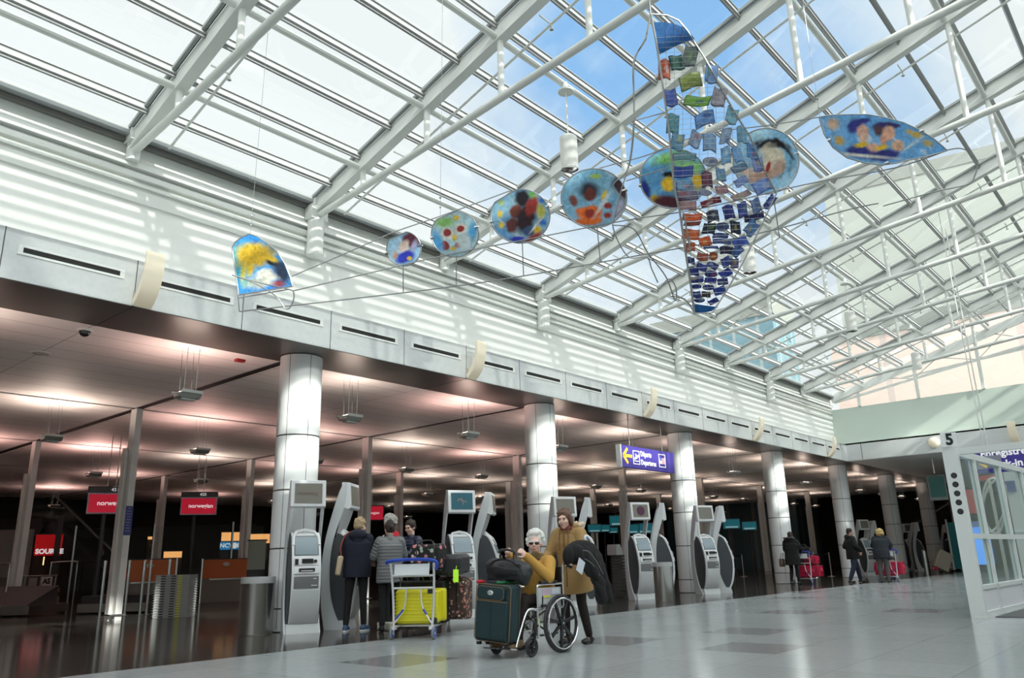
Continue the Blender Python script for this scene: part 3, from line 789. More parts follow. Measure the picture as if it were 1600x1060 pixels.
rodpart([(363, 430), (410, 443), (450, 452), (459, 458), (457, 474), (447, 483), (430, 462), (398, 443), (363, 430)], sm=True, d=9.5)
rodpart([(372, 461), (374, 487)], d=9.6); rodpart([(372, 466), (452, 452)], d=9.6)
rodpart([(868, 286), (940, 262), (1010, 243), (1060, 222), (1120, 206), (1200, 196), (1281, 183)], sm=True, d=9.75)
rodpart([(978, 283), (1045, 262)], d=9.5); rodpart([(985, 190), (1042, 175)], d=9.3)
rodpart([(1216, 298), (1290, 282), (1400, 262), (1478, 236)], sm=True, d=9.6)
rodpart([(1478, 235), (1500, 232), (1518, 240), (1527, 255), (1524, 272), (1512, 288), (1460, 300), (1380, 322)], sm=True, d=9.6)
for a, b in (((630, 415), (630, 458)), ((713, 400), (713, 446)), ((816, 378), (818, 431)), ((933, 354), (938, 411))): rodpart([a, b], r=.007, nm='tie')
rodpart([(1208, 304), (1218, 372)], r=.007, nm='tie'); rodpart([(1068, 333), (1079, 394)], r=.010, nm='tie', d=8.9)
rodpart([(1016, 20), (1008, 60), (990, 95), (990, 150), (990, 190), (984, 250), (970, 300), (957, 350)], sm=True, d=9.2, nm='loop')
rodpart([(1016, 22), (1009, 62), (991, 98), (991, 192), (982, 262), (958, 290), (976, 318), (957, 350), (980, 400), (1010, 402), (1018, 420), (1028, 442)], sm=True, d=9.25, nm='loop')
rodpart([(957, 352), (990, 358), (1012, 395), (1040, 432), (1055, 470), (1056, 450), (1045, 436), (1030, 452)], sm=True, d=9.3, nm='loop')
rodpart([(1050, 462), (1072, 470), (1084, 488)], sm=True, d=9.15, nm='loop')

# the tall sail of wire mesh and small glass flags
SC = CAM+ray(1110, 260)*9.0
t = thing('mesh_sail', 'tall tapering sail of wire mesh hung with dozens of small painted glass flags', 'artwork', SC)
SR = Vector((.70, -.71, 0)).normalized(); SU = Vector((-.17, -.14, .975)); SU = (SU-SR*SU.dot(SR)).normalized(); SN = SR.cross(SU)
def sp(x, y, off=0): u, v = rel(SC, SR, SU, x, y, 9); return SR*u+SU*v+SN*off
Ledge = [(1017, 22), (1026, 70), (1035, 130), (1045, 200), (1053, 290), (1062, 330), (1072, 400), (1080, 450), (1085, 490)]
Redge = [(1017, 22), (1042, 24), (1060, 32), (1074, 48), (1085, 66), (1103, 94), (1122, 130), (1148, 176), (1172, 214), (1192, 262), (1213, 303)]
Redge2 = [(1213, 303), (1185, 362), (1160, 412), (1135, 455), (1113, 489), (1085, 490)]
fr = MB(); fr.tube([sp(*p) for p in Ledge], .013, 6); fr.tube([sp(*p) for p in Redge], .011, 6); fr.tube([sp(*p) for p in Redge2], .009, 6)
obj('edge_rod', fr, M_rod, t)
def xl(y, E):
    for (x0, y0), (x1, y1) in zip(E[:-1], E[1:]):
        if y0 <= y <= y1: return x0+(x1-x0)*(y-y0)/(y1-y0)
    return E[-1][0]
g = MB(); y = 60
while y < 480:
    RE = Redge if y < 303 else Redge2
    sl = -.10 if y < 300 else -.14
    a = xl(y, Ledge); b = xl(min(y+ (a-xl(y, RE))*-sl*-1, 489) if False else y, RE)
    yb = y+sl*(b-a)*.4
    g.tube([sp(a, y, .012), sp((a+b)/2, (y+yb)/2, .03), sp(xl(yb, RE) if yb > 24 else b, yb, .012)], .0022, 3); y += 8
for x in range(1040, 1205, 13):
    ys = [yy for yy in range(30, 485, 3) if xl(yy, Ledge) < x < xl(yy, Redge if yy < 303 else Redge2)]
    if len(ys) > 4: g.tube([sp(x, ys[0], .012), sp(x, (ys[0]+ys[-1])/2, .025), sp(x, ys[-1], .012)], .0022, 3)
obj('wire_grid', g, M_cable, t, smooth=0)
def poly_glass(pts, c, c2, sd_):
    ol = [rel(SC, SR, SU, x, y, 9) for x, y in dens(pts, 4)]
    painted('glass_panel', ol, artist(c, c2, [], sd_, scale=6, white=.02), t, frame_M((0, 0, 0), SR, SU), rings=10)
poly_glass([(1020, 35), (1036, 35), (1052, 37), (1066, 42), (1077, 50), (1085, 61), (1060, 70), (1031, 85)], (.01, .10, .34), (.03, .18, .42), 3)
poly_glass([(1083, 475), (1104, 478), (1122, 480), (1110, 487), (1085, 491)], (.02, .12, .38), (.02, .16, .42), 4)
FL = [(1039,108,19,31,0,.50,.13,.07),(1058,97,22,24,-15,.03,.14,.11),(1079,87,22,34,15,.13,.18,.17),(1080,126,36,24,-15,.28,.34,.10),(1112,114,20,30,12,.28,.42,.66),(1049,152,18,27,-5,.12,.20,.55),(1090,157,42,16,0,.24,.45,.10),(1124,151,22,30,20,.42,.40,.46),(1102,185,33,22,-20,.16,.32,.58),(1052,193,20,31,0,.16,.38,.44),(1059,221,20,27,5,.20,.40,.55),(1144,180,19,25,20,.30,.52,.62),(1087,217,18,26,15,.36,.46,.62),(1110,222,21,28,8,.30,.44,.60),(1135,212,16,26,10,.34,.45,.60),(1160,210,15,26,0,.26,.48,.62),(1135,242,15,27,-5,.26,.48,.68),(1154,241,15,26,-15,.26,.46,.70),(1176,236,17,24,5,.16,.38,.68),(1070,244,38,12,0,.20,.36,.42),(1110,252,24,15,'o',.36,.40,.48),(1068,268,31,18,0,.06,.12,.45),(1070,290,27,15,0,.26,.42,.60),(1106,280,17,24,0,.20,.07,.12),(1127,272,15,20,0,.22,.40,.60),(1156,262,26,12,-25,.18,.28,.40),(1185,257,17,21,-15,.32,.38,.66),(1159,283,22,13,-25,.28,.36,.62),(1193,290,30,20,-20,.26,.38,.70),(1128,296,19,13,-8,.45,.28,.32),(1112,315,33,10,-15,.24,.03,.05),(1103,301,21,10,'o',.34,.36,.50),(1074,304,33,14,0,.28,.24,.34),(1076,321,27,14,0,.46,.30,.32),(1159,305,31,10,-25,.45,.35,.36),(1082,339,31,11,0,.72,.17,.05),(1115,337,19,18,-15,.06,.07,.12),(1140,331,17,22,-15,.04,.06,.28),(1161,327,15,23,-12,.07,.11,.42),(1182,321,15,23,-20,.18,.26,.45),(1204,315,12,24,35,.06,.12,.42),(1082,349,26,7,0,.28,.07,.04),(1109,357,20,17,10,.02,.04,.06),(1129,354,22,14,'o',.07,.12,.26),(1150,355,16,20,0,.03,.05,.09),(1179,339,32,11,-12,.03,.04,.16),(1175,356,17,25,35,.12,.26,.50),(1080,366,27,16,0,.70,.20,.07),(1102,377,19,15,-8,.62,.16,.05),(1127,368,25,8,0,.05,.09,.26),(1129,377,29,8,0,.09,.16,.40),(1158,378,24,14,-10,.09,.17,.55),(1080,386,14,14,0,.60,.18,.09),(1137,391,22,12,0,.04,.04,.10),(1112,386,24,5,0,.07,.10,.30),(1098,401,17,12,10,.42,.12,.07),(1115,400,14,14,'o',.42,.11,.05),(1153,392,20,14,-45,.07,.16,.40),(1080,407,13,11,0,.03,.05,.26),(1097,417,17,11,25,.04,.07,.33),(1114,415,18,10,20,.04,.07,.31),(1135,409,15,15,-25,.07,.11,.36),(1148,411,13,15,0,.15,.13,.26),(1085,424,16,13,0,.03,.05,.28),(1112,428,20,11,'o',.03,.05,.26),(1134,427,19,12,-25,.04,.07,.40),(1089,437,22,9,0,.03,.05,.26),(1111,438,19,9,0,.04,.06,.34),(1130,440,17,10,-10,.06,.07,.26),(1088,448,18,8,'o',.02,.04,.22),(1108,449,19,9,'o',.03,.05,.24),(1125,454,19,12,-15,.04,.09,.42),(1088,460,15,10,0,.03,.05,.28),(1104,460,14,9,0,.06,.06,.05),(1094,469,17,8,'o',.02,.05,.25),(1115,471,16,8,-25,.03,.05,.28)]
rnd = random.Random(3)
for i, (cx, cy, w_, h_, rot, r, g_, b) in enumerate(FL):
    hh = 9.0/F_PX; C1 = sp(cx, cy, -.02); W, H = w_*hh*.5, h_*hh*.5
    oval = rot == 'o'; ra = R_(-(0 if oval else rot)); A = SR*math.cos(ra)+SU*math.sin(ra); B = -SR*math.sin(ra)+SU*math.cos(ra)
    n1, n2 = 10, 8; ph = rnd.random()*6; amp = .012; skew = rnd.uniform(-.18, .18)
    c = (r, g_, b); c2 = (min(1, r*1.5+.05), min(1, g_*1.5+.05), min(1, b*1.4+.05)); ac = rnd.choice([(.75, .6, .15), (.6, .12, .06), (.7, .75, .78), (.05, .08, .3), (.3, .5, .2)])
    bu, bv = rnd.uniform(-.4, .4), rnd.uniform(-.4, .4)
    vs_, cs, fs_ = [], [], []
    for side in (0, 1):
        for a in range(n1+1):
            for q in range(n2+1):
                u, v = a/n1*2-1, q/n2*2-1
                if oval:
                    U_, V_ = u*math.sqrt(1-v*v/2), v*math.sqrt(1-u*u/2)
                else: U_, V_ = u+skew*v, v+.10*math.sin(ph+u*2.5)
                vs_.append(C1+A*(U_*W)+B*(V_*H)+SN*(amp*math.sin(ph+u*3)+.004*(1-2*side)))
                k_ = mnoise.noise(Vector((u*1.3+i*7, v*1.3, i)))*.5+.5
                cc = lerp(c, c2, k_*.6)
                d_ = math.hypot(u-bu, v-bv)
                if d_ < .38 and i % 2 == 0: cc = lerp(cc, ac, .55)
                if max(abs(u), abs(v)) > .93: cc = lerp(cc, (.03, .05, .15), .5)
                cs.append(cc)
    L = (n1+1)*(n2+1)
    for a in range(n1):
        for q in range(n2):
            p0 = a*(n2+1)+q; f4 = (p0, p0+n2+1, p0+n2+2, p0+1); fs_.append(f4); fs_.append(tuple(L+k for k in reversed(f4)))
    edge = [a*(n2+1) for a in range(n1+1)]+[n1*(n2+1)+q for q in range(1, n2+1)]+[a*(n2+1)+n2 for a in range(n1-1, -1, -1)]+[q for q in range(n2-1, 0, -1)]
    for k in range(len(edge)): a, b_ = edge[k], edge[(k+1) % len(edge)]; fs_.append((b_, a, L+a, L+b_))
    me = bpy.data.meshes.new('glass_flag'); me.from_pydata([tuple(v) for v in vs_], [], fs_); me.update()
    ca = me.color_attributes.new('paint', 'FLOAT_COLOR', 'POINT')
    for k, cc in enumerate(cs): ca.data[k].color = (*cc, 1)
    me.shade_smooth(); link('glass_flag', me, M_paint, t)
hw = MB(); hp = sp(1017, 22); hw.cyl(hp, (hp.x, hp.y, zr(SC.y+hp.y)-.3-SC.z), .004, n=5); obj('hanging_wire', hw, M_cable, t)

# ================================================================== SIGNS
M_purple = mat('sign_purple', (.055, .04, .27), .35, emit=(.10, .06, .5), estr=.08)
M_sw = mat('sign_white', (.85, .85, .85), .5, emit=(1, 1, 1), estr=.35)
M_sy = mat('sign_yellow', (.9, .55, .05), .5, emit=(1, .55, .05), estr=.4)
L0 = at(971, 712, 'y', 11.0); R0 = at(1053, 722, 'y', 11.0)
ZT = at(971, 695, 'y', 11.0).z; ZB = at(971, 729, 'y', 11.0).z; SW = R0.x-L0.x; SHH = ZT-ZB
t = thing('departures_sign', 'long purple hanging sign with yellow arrow reading Départs Departures', 'sign', (L0.x, 11.0, ZB))
obj('panel', MB().box2((0, 0, 0), (SW, .12, SHH)), M_purple, t, smooth=0)
obj('end_cap', MB().box2((-.05, -.01, -.01), (0, .13, SHH+.01)), M_white, t, smooth=0)
obj('hanger', MB().cyl((.5, .06, SHH), (.5, .06, ZS-ZB-.03), .012).cyl((SW-.5, .06, SHH), (SW-.5, .06, ZS-ZB-.03), .012), M_steel, t)
U = SHH
def SM(x, z): return frame_M((x, -.006, z), (1, 0, 0), (0, 0, 1))
ar = MB(); cxx, czz = .28, U*.52
for a, b in (((-.20, 0), (.20, 0)), ((-.20, 0), (.0, .19)), ((-.20, 0), (.0, -.19))): ar.bar((cxx+a[0], -.006, czz+a[1]), (cxx+b[0], -.006, czz+b[1]), .012, .075, up=(0, 0, 1) if a[1] == b[1] else (0, 0, 1))
obj('arrow', ar, M_sy, t, smooth=0)
def ring_rect(x0, z0, x1, z1, w_=.02):
    return MB().box2((x0, -.008, z0), (x1, 0, z0+w_)).box2((x0, -.008, z1-w_), (x1, 0, z1)).box2((x0, -.008, z0), (x0+w_, 0, z1)).box2((x1-w_, -.008, z0), (x1, 0, z1))
pic = ring_rect(.54, U*.18, .85, U*.82)
pic.bar((.60, -.006, U*.42), (.80, -.006, U*.60), .012, .05); pic.bar((.66, -.006, U*.66), (.71, -.006, U*.44), .012, .035); pic.bar((.59, -.006, U*.33), (.80, -.006, U*.33), .012, .02)
obj('plane_pictogram', pic, M_sw, t, smooth=0)
text('lettering', 'Départs', U*.34, M_sw, t, SM(.90, U*.70), align='LEFT', bold=.004, sx=.86)
text('lettering', 'Departures', U*.34, M_sw, t, SM(.90, U*.30), align='LEFT', bold=.004, sx=.86)
fx = 1.82
obj('flag_pictogram', ring_rect(fx, U*.2, fx+.34, U*.84), M_sw, t, smooth=0)
obj('flag_stripes', MB().box2((fx+.03, -.008, U*.36), (fx+.31, 0, U*.66)), mat('flag_pink', (.75, .45, .55), .5, emit=(.8, .4, .5), estr=.2), t, smooth=0)
obj('flag_corner', MB().box2((fx+.03, -.012, U*.52), (fx+.14, -.004, U*.66)), mat('flag_blue', (.10, .14, .45), .5), t, smooth=0)
# ================================================================== KIOSKS
M_kl = mat('kiosk_silver', (.64, .66, .67), .35, .2, noise=.02)
M_kw = mat('kiosk_shell', (.76, .77, .78), .3)
M_kd = mat('kiosk_charcoal', (.050, .056, .064), .45)
M_kg = mat('kiosk_grey', (.16, .165, .17), .4)
M_scr = mat('touch_screen', (.20, .26, .29), .15, emit=(.35, .48, .58), estr=.05)
M_hdr = mat('header_screen', (.22, .21, .18), .2)
M_slot = mat('slot_black', (.02, .02, .02), .3)
def arcpts(P, k=5): return [tuple(v) for v in smooth_pts([Vector((a, b, 0)) for a, b in P], k)]
FRONT = [(0.0, 1.50), (-.10, 1.44), (-.19, 1.26), (-.265, 1.02), (-.295, .80), (-.275, .54), (-.215, .28), (-.12, .09)]
FS = [(p[0], p[1]) for p in smooth_pts([Vector((a, b, 0)) for a, b in FRONT], 4)]
def fy(z):
    for (y0, z0), (y1, z1) in zip(FS[:-1], FS[1:]):
        if z1 <= z <= z0: return y0+(y1-y0)*(z0-z)/(z0-z1)
    return FS[-1][0]
def fstrip(zt, zb_, w_, off, n=8, th=.02, wt=None):     # strip following the curved front
    m_ = MB(); vs_ = []
    for i in range(n+1):
        z = zt+(zb_-zt)*i/n; y = fy(z); ww = w_ if wt is None else (wt+(w_-wt)*i/n)
        vs_ += [(-ww/2, y-off, z), (ww/2, y-off, z), (ww/2, y-off+th, z), (-ww/2, y-off+th, z)]
    fs_ = []
    for i in range(n):
        a = 4*i
        for k in range(4): fs_.append((a+k, a+(k+1) % 4, a+4+(k+1) % 4, a+4+k))
    fs_ += [(0, 1, 2, 3), (4*n+3, 4*n+2, 4*n+1, 4*n)]
    return m_.add(vs_, fs_)
def kiosk(lab, loc, rz, logo='plain'):
    t = thing('check_in_kiosk', lab, 'kiosk', loc, rz, 'self check-in kiosks')
    BK_ = [(.19, 0), (.25, .35), (.27, .75), (.255, 1.15), (.20, 1.5), (.11, 1.85), (.02, 2.14), (-.06, 2.31)]
    FR_ = [(-.12, 2.31), (-.10, 2.0), (-.03, 1.75), (.06, 1.5), (.12, 1.2), (.135, .85), (.10, .5), (.0, .2), (-.13, 0)]
    pol = arcpts(BK_, 4)+arcpts(FR_, 4)
    pol = [(p[0], p[1]) for p in pol]
    for sx in (-.262, .262):
        obj('side_blade', MB().prism(pol, (sx-.014, 0, 0), (0, 1, 0), (0, 0, 1), (.028, 0, 0)), M_kl, t, smooth=25)
    body = [(.14, .05), (.17, .8), (.12, 1.36), (.06, 1.44)]+[(y+.03, z) for y, z in FS]
    obj('body', MB().prism(body, (-.235, 0, 0), (0, 1, 0), (0, 0, 1), (.47, 0, 0)), M_kd, t, smooth=25)
    obj('front_shell', fstrip(1.50, .10, .44, .012, 20, .06, None), M_kw, t)
    obj('hood', MB().tube([(-.2, fy(1.3)-.005, 1.3), (-.195, fy(1.42)-.01, 1.42), (-.14, -.02, 1.51), (0, 0, 1.54), (.14, -.02, 1.51), (.195, fy(1.42)-.01, 1.42), (.2, fy(1.3)-.005, 1.3)], .028, 8), M_kw, t)
    obj('base_box', MB().prism([(-.19, 0), (-.16, .14), (.12, .14), (.16, 0)], (-.25, 0, 0), (0, 1, 0), (0, 0, 1), (.5, 0, 0)), M_kl, t, smooth=0)
    sc = fstrip(1.43, 1.16, .34, .026, 6); obj('touch_screen', sc, M_scr, t)
    obj('screen_rim', fstrip(1.45, 1.145, .375, .020, 6), M_kg, t)
    pn = obj('device_panel', fstrip(1.125, 1.005, .37, .030, 4), M_kw, t)
    y = fy(1.06)-.036
    obj('card_reader', MB().box((.01, y, 1.065), (.17, .05, .065)).box((-.155, y, 1.055), (.05, .05, .085)).cyl((.13, y+.01, 1.06), (.13, y-.03, 1.06), .024, n=14), M_slot, pn, bevel=.004)
    pr = obj('printer_panel', fstrip(.985, .875, .37, .038, 4), M_kw, t)
    y = fy(.93)-.044
    obj('paper_slot', MB().box((0, y, .93), (.24, .02, .05)), M_slot, pr, smooth=0)
    obj('paper_lip', MB().box((0, y-.008, .918), (.18, .02, .012)), M_kw, pr, smooth=0)
    dr = obj('access_door', fstrip(.835, .66, .37, .026, 4), M_kg, t)
    y = fy(.75)-.028
    obj('door_tab', MB().box((.13, y, .80), (.05, .006, .012)), M_kw, dr, smooth=0); obj('door_tab', MB().box((.12, y-.002, .70), (.09, .006, .012)), M_kw, dr, smooth=0)
    obj('lower_cover', fstrip(.635, .15, .40, .028, 12, .03), M_kl, t)
    # header screen
    H = MB().prism([(-.16, 2.31), (-.19, 1.90), (-.155, 1.87), (.0, 1.92), (-.03, 2.32)], (-.275, 0, 0), (0, 1, 0), (0, 0, 1), (.55, 0, 0))
    hd = obj('header', H, M_kw, t, smooth=0, bevel=.008)
    nrm = Vector((0, -.41, .03)).normalized(); upv = Vector((0, .03, .41)).normalized(); c_ = Vector((0, -.180, 2.105))
    obj('header_screen', MB().box(c_, (.43, .012, .31), Matrix((Vector((1, 0, 0)), -nrm, upv)).transposed()), M_hdr if logo not in ('teal',) else mat('header_teal', (.04, .13, .17), .2, emit=(.05, .3, .36), estr=.03), t, smooth=0)
    M = frame_M(c_+nrm*.008, (1, 0, 0), upv)
    if logo == 'word':
        text('header_logo', 'sunwing', .095, mat('logo_brown', (.20, .12, .09), .5), t, M, .002)
    elif logo == 'teal':
        m_ = MB(); 
        for a, b in (((-.08, .04), (.09, -.02)), ((-.02, .06), (.03, -.07)), ((-.09, -.01), (-.05, .05))): m_.bar(c_+nrm*.008+Vector((a[0], 0, a[1])), c_+nrm*.008+Vector((b[0], 0, b[1])), .02, .006, up=nrm)
        obj('header_logo', m_, mat('logo_grey', (.28, .25, .22), .5), t, smooth=0)
    elif logo == 'disc':
        obj('header_logo', MB().cyl(c_+nrm*.004, c_+nrm*.012, .115, n=28), mat('logo_plum', (.10, .03, .07), .4), t)
    return t
FA, FB = R_(245+90), R_(306+90)
K1 = kiosk('nearest check-in kiosk, facing the viewer, beside the steel bin', (7.46, 10.92, 0), FA, 'word')
k_teal = kiosk('check-in kiosk with teal header screen behind the luggage cart', (10.86, 10.86, 0), FA, 'teal')
k_disc = kiosk('check-in kiosk with a plum disc on its header, under the departures sign', (17.15, 10.85, 0), FA, 'disc')
def kd(src, loc, rz, lab): return dup(src, loc, rz, lab)
plain = kiosk('check-in kiosk facing the viewer in the pair left of the fourth column', (19.95, 10.55, 0), FA, 'plain')
# sub-parts have to follow their parts
kd(plain, (8.26, 10.98, 0), FB, 'check-in kiosk seen from the side behind the person with the beige bag')
kd(plain, (11.75, 11.0, 0), FB, 'check-in kiosk turned sideways behind the black bag and the green suitcase')
kd(plain, (13.95, 10.75, 0), FA, 'check-in kiosk whose header shows above the standing person in the tan parka')
kd(plain, (14.72, 10.72, 0), FB, 'check-in kiosk seen from the side right of the person in the tan parka')
kd(plain, (17.98, 10.75, 0), FB, 'sideways check-in kiosk, right one of the pair under the departures sign')
kd(plain, (20.75, 10.50, 0), FB, 'sideways check-in kiosk, right one of the pair beside the third big column')
for n, (px, py, f, lab) in enumerate([(1357, 900, FA, 'far check-in kiosk partly hidden by the man in black and the fur hooded person'),
        (1371, 898, FB, 'far sideways check-in kiosk whose header rises over the fur hooded person'),
        (1403, 893, FB, 'far sideways check-in kiosk just right of the fur hooded person'),
        (1425, 892, FA, 'far check-in kiosk facing the viewer between fur hooded person and steel bollard'),
        (1438, 893, FB, 'far sideways check-in kiosk directly behind the small steel bollard'),
        (1464, 889, FB, 'far sideways check-in kiosk left of the person with the beige suitcase'),
        (1488, 888, FA, 'farthest check-in kiosk, its header above the person with the beige suitcase')]):
    P = at(px, py, 'z', 0); kd(plain, (P.x, P.y, 0), f, lab)

# ================================================================== BINS, STANCHIONS, TRAYS
def bin_(loc, r, h, lab, grp=None):
    t = thing('waste_bin', lab, 'bin', loc, 0, grp)
    obj('drum', MB().lathe([(r*.97, .0), (r, .02), (r, h-.06), (r*1.01, h-.055), (r*1.01, h), (r*.92, h), (r*.92, h-.3), (.01, h-.32)], 48), M_steel, t)
    obj('liner', MB().lathe([(r*1.015, h-.09), (r*1.03, h-.07), (r*1.02, h+.006), (r*.90, h+.006), (r*.88, h-.05), (r*.9, h-.2)], 40, closed=False), mat('bin_liner', (.45, .46, .46), .35), t)
    return t
B1 = at(408, 989, 'z', 0); bin_((6.93, 11.33, 0), .255, .84, 'round brushed steel waste bin left of the nearest kiosk')
bin_((16.35, 9.75, 0), .22, .86, 'round brushed steel waste bin before the third big column, between two kiosk pairs')
P = at(1449, 898, 'z', 0); tag(obj('bollard', MB().lathe([(.09, 0), (.09, .95), (.05, 1.0), (.01, 1.0)], 24).xf(Matrix.Translation((P.x, P.y, 0))), M_steel), 'single bright steel bollard in front of the far kiosks, left of the beige suitcase', 'bollard')
for i, (x, lab) in enumerate([(155, 'leftmost of the steel bollards ringing the slim post'), (170, 'steel bollard leaning close against the left side of the slim post'), (194, 'steel bollard just right of the slim post'),
        (218, 'steel bollard midway between the slim post and the stack of grey trays'), (228, 'steel bollard touching the left side of the tray stack'), (258, 'rightmost steel bollard, in front of the tray stack')]):
    P = at(x, [966, 965, 963, 962, 961, 961][i], 'z', 0)
    t = thing('bollard', lab, 'bollard', (P.x, P.y, 0))
    obj('tube', MB().lathe([(.035, 0), (.035, 1.22), (.02, 1.24), (.004, 1.24)], 16), M_chrome, t)
    obj('base_ring', MB().lathe([(.09, 0), (.09, .012), (.04, .02)], 20), M_steel, t)
P = at(264, 967, 'z', 0)
M_tray = mat('tray_grey', (.36, .37, .37), .45)
for i in range(17):
    t = thing('tray', 'grey plastic tray in the stack by the bollards, %s up from the floor' % ORD[i] if 0 < i < 16 else ('topmost grey tray of the tall stack by the bollards' if i else 'lowest grey tray of the tall stack, resting on the floor'), 'tray', (P.x+.25, P.y+.3, .005+i*.052), R_(-48), 'stacked grey trays')
    z = .048
    obj('tray_body', MB().box((0, 0, .02), (.72, .46, .040)).box((0, 0, .044), (.76, .50, .008)), M_tray, t, smooth=0)
    obj('yellow_label', MB().box((.16, -.2315, .022), (.09, .004, .026)), mat('label_yellow', (.75, .75, .05), .5), t, smooth=0)
    obj('slot', MB().box((.02, -.2315, .022), (.10, .004, .022)).box((-.2, -.2315, .022), (.10, .004, .022)), M_slot, t, smooth=0)
# dark stack left of the disc kiosk
P = at(985, 934, 'z', 0)
for i in range(13):
    tag(obj('tray', MB().box((P.x+.3, P.y+.35, .04+i*.082), (.5, .42, .05)).box((P.x+.3, P.y+.35, .072+i*.082), (.54, .46, .016)), mat('tray_dark', (.10, .105, .11), .5), smooth=0), 'dark grey tray left of the plum disc kiosk, %s up from the floor' % ORD[i], 'tray', 'stacked dark trays')
tag(obj('white_box', MB().prism([(-.15, 0), (.15, 0), (.15, .12), (.05, .28), (-.12, .28), (-.15, .15)], (P.x+.15, P.y+.35, 1.06), (1, 0, 0), (0, 0, 1), (0, .3, 0)), mat('box_grey', (.30, .30, .30), .6), bevel=.01), 'pale box standing on the dark tray stack left of the plum disc kiosk', 'box')

# ================================================================== CHECK-IN COUNTERS AND HANGING MONITORS
M_or = mat('counter_orange', (.42, .095, .012), .45)
M_cb = mat('counter_grey', (.15, .145, .135), .5)
M_mred = mat('monitor_red', (.5, .01, .05), .3, emit=(.62, .004, .03), estr=.4)
def counter(px0, px1, pyb, lab, w_=1.45):
    P = at((px0+px1)/2, pyb, 'z', 0)
    d = Vector((P.x, P.y, 0)).normalized(); ang = math.atan2(d.y, d.x)-PI/2+R_(3)
    t = thing('check_in_counter', lab, 'counter', (P.x, P.y, 0), ang)
    sl = [(0, 0), (.10, 1.12), (.55, 1.12), (.65, 0)]
    obj('body', MB().prism(sl, (-w_/2+.03, 0, 0), (0, 1, 0), (0, 0, 1), (w_-.06, 0, 0)), M_cb, t, smooth=0)
    obj('front_panel', MB().prism([(.035, .62), (.08, 1.12), (.10, 1.12), (.06, .62)], (-w_/2+.05, 0, 0), (0, 1, 0), (0, 0, 1), (w_-.1, 0, 0)), M_or, t, smooth=0)
    for xs in (-w_/2, w_/2-.04): obj('side_trim', MB().prism([(-.03, 0), (.07, 1.15), (.11, 1.15), (.01, 0)], (xs, 0, 0), (0, 1, 0), (0, 0, 1), (.04, 0, 0)), M_steel, t, smooth=0)
    obj('rail', MB().box((.08, .035, .60), (w_-.35, .03, .035)), M_steel, t, smooth=0)
    obj('badge', MB().ell((0, .055, .99), (.10, .012, .055), n=20), mat('badge_grey', (.40, .38, .34), .4), t)
    t.scale = (1, 1, 1.14)
    obj('worktop', MB().box((0, .34, 1.13), (w_, .5, .03)), M_blackp, t, smooth=0)
    return t
counter(313, 386, 941, 'grey check-in counter with orange front, under the monitor numbered 450')
counter(203, 253, 952, 'grey check-in counter with orange front, partly hidden by the slim post', 1.4)
def monitor(px, py, depth, num, lab, w_=1.08):
    P = CAM+ray(px, py)*depth; d = Vector((P.x, P.y, 0)).normalized(); ang = math.atan2(d.y, d.x)-PI/2-R_(4)
    t = thing('check_in_monitor', lab, 'monitor', P, ang)
    obj('housing', MB().box((0, .06, .0), (w_, .10, .72)), M_blackp, t, bevel=.01)
    obj('screen_rim', MB().box((0, .008, -.08), (w_-.02, .012, .54)), mat('rim_silver', (.5, .5, .62), .4), t, smooth=0)
    obj('screen', MB().box((0, .0, -.08), (w_-.09, .012, .47)), M_mred, t, smooth=0)
    text('number', num, .13, mat('num_white', (.8, .8, .8), .5, emit=(1, 1, 1), estr=.5), t, frame_M((.1, -.0, .27), (1, 0, 0), (0, 0, 1)), .003)
    text('airline_name', 'norwegian', .17, mat('num_white'), t, frame_M((.06, -.008, -.08), (1, 0, 0), (0, 0, 1)), .003, bold=.003)
    obj('pole', MB().cyl((-.12, .13, -P.z+.0), (-.12, .13, -.3), .055, n=12), M_blackp, t)
    obj('hanger', MB().cyl((-.1, .06, .36), (-.1, .06, ZS-P.z-.02), .012).cyl((.1, .06, .36), (.1, .06, ZS-P.z-.02), .012), M_steel, t)
    return t
monitor(311, 787, 24.4, '450', 'hanging red monitor numbered 450 reading norwegian above the clear orange counter')
monitor(172, 782, 20.6, '451', 'hanging red monitor numbered 451 reading norwegian, partly behind the slim post')
P = CAM+ray(581, 802)*26
t = thing('check_in_monitor', 'small red monitor above the women at the second kiosk, half hidden', 'monitor', P, R_(-38))
obj('housing', MB().box((0, .05, 0), (.8, .08, .5)), M_blackp, t, smooth=0); obj('screen', MB().box((0, 0, 0), (.74, .012, .44)), M_mred, t, smooth=0)
text('airline_name', 'norwegian', .12, mat('num_white'), t, frame_M((.0, -.01, 0), (1, 0, 0), (0, 0, 1)), .003)
obj('hanger', MB().cyl((0, .05, .2), (0, .05, ZS-P.z-.02), .012), M_steel, t)
M_teal = mat('teal_screen', (.015, .12, .16), .3, emit=(.01, .36, .46), estr=.16)
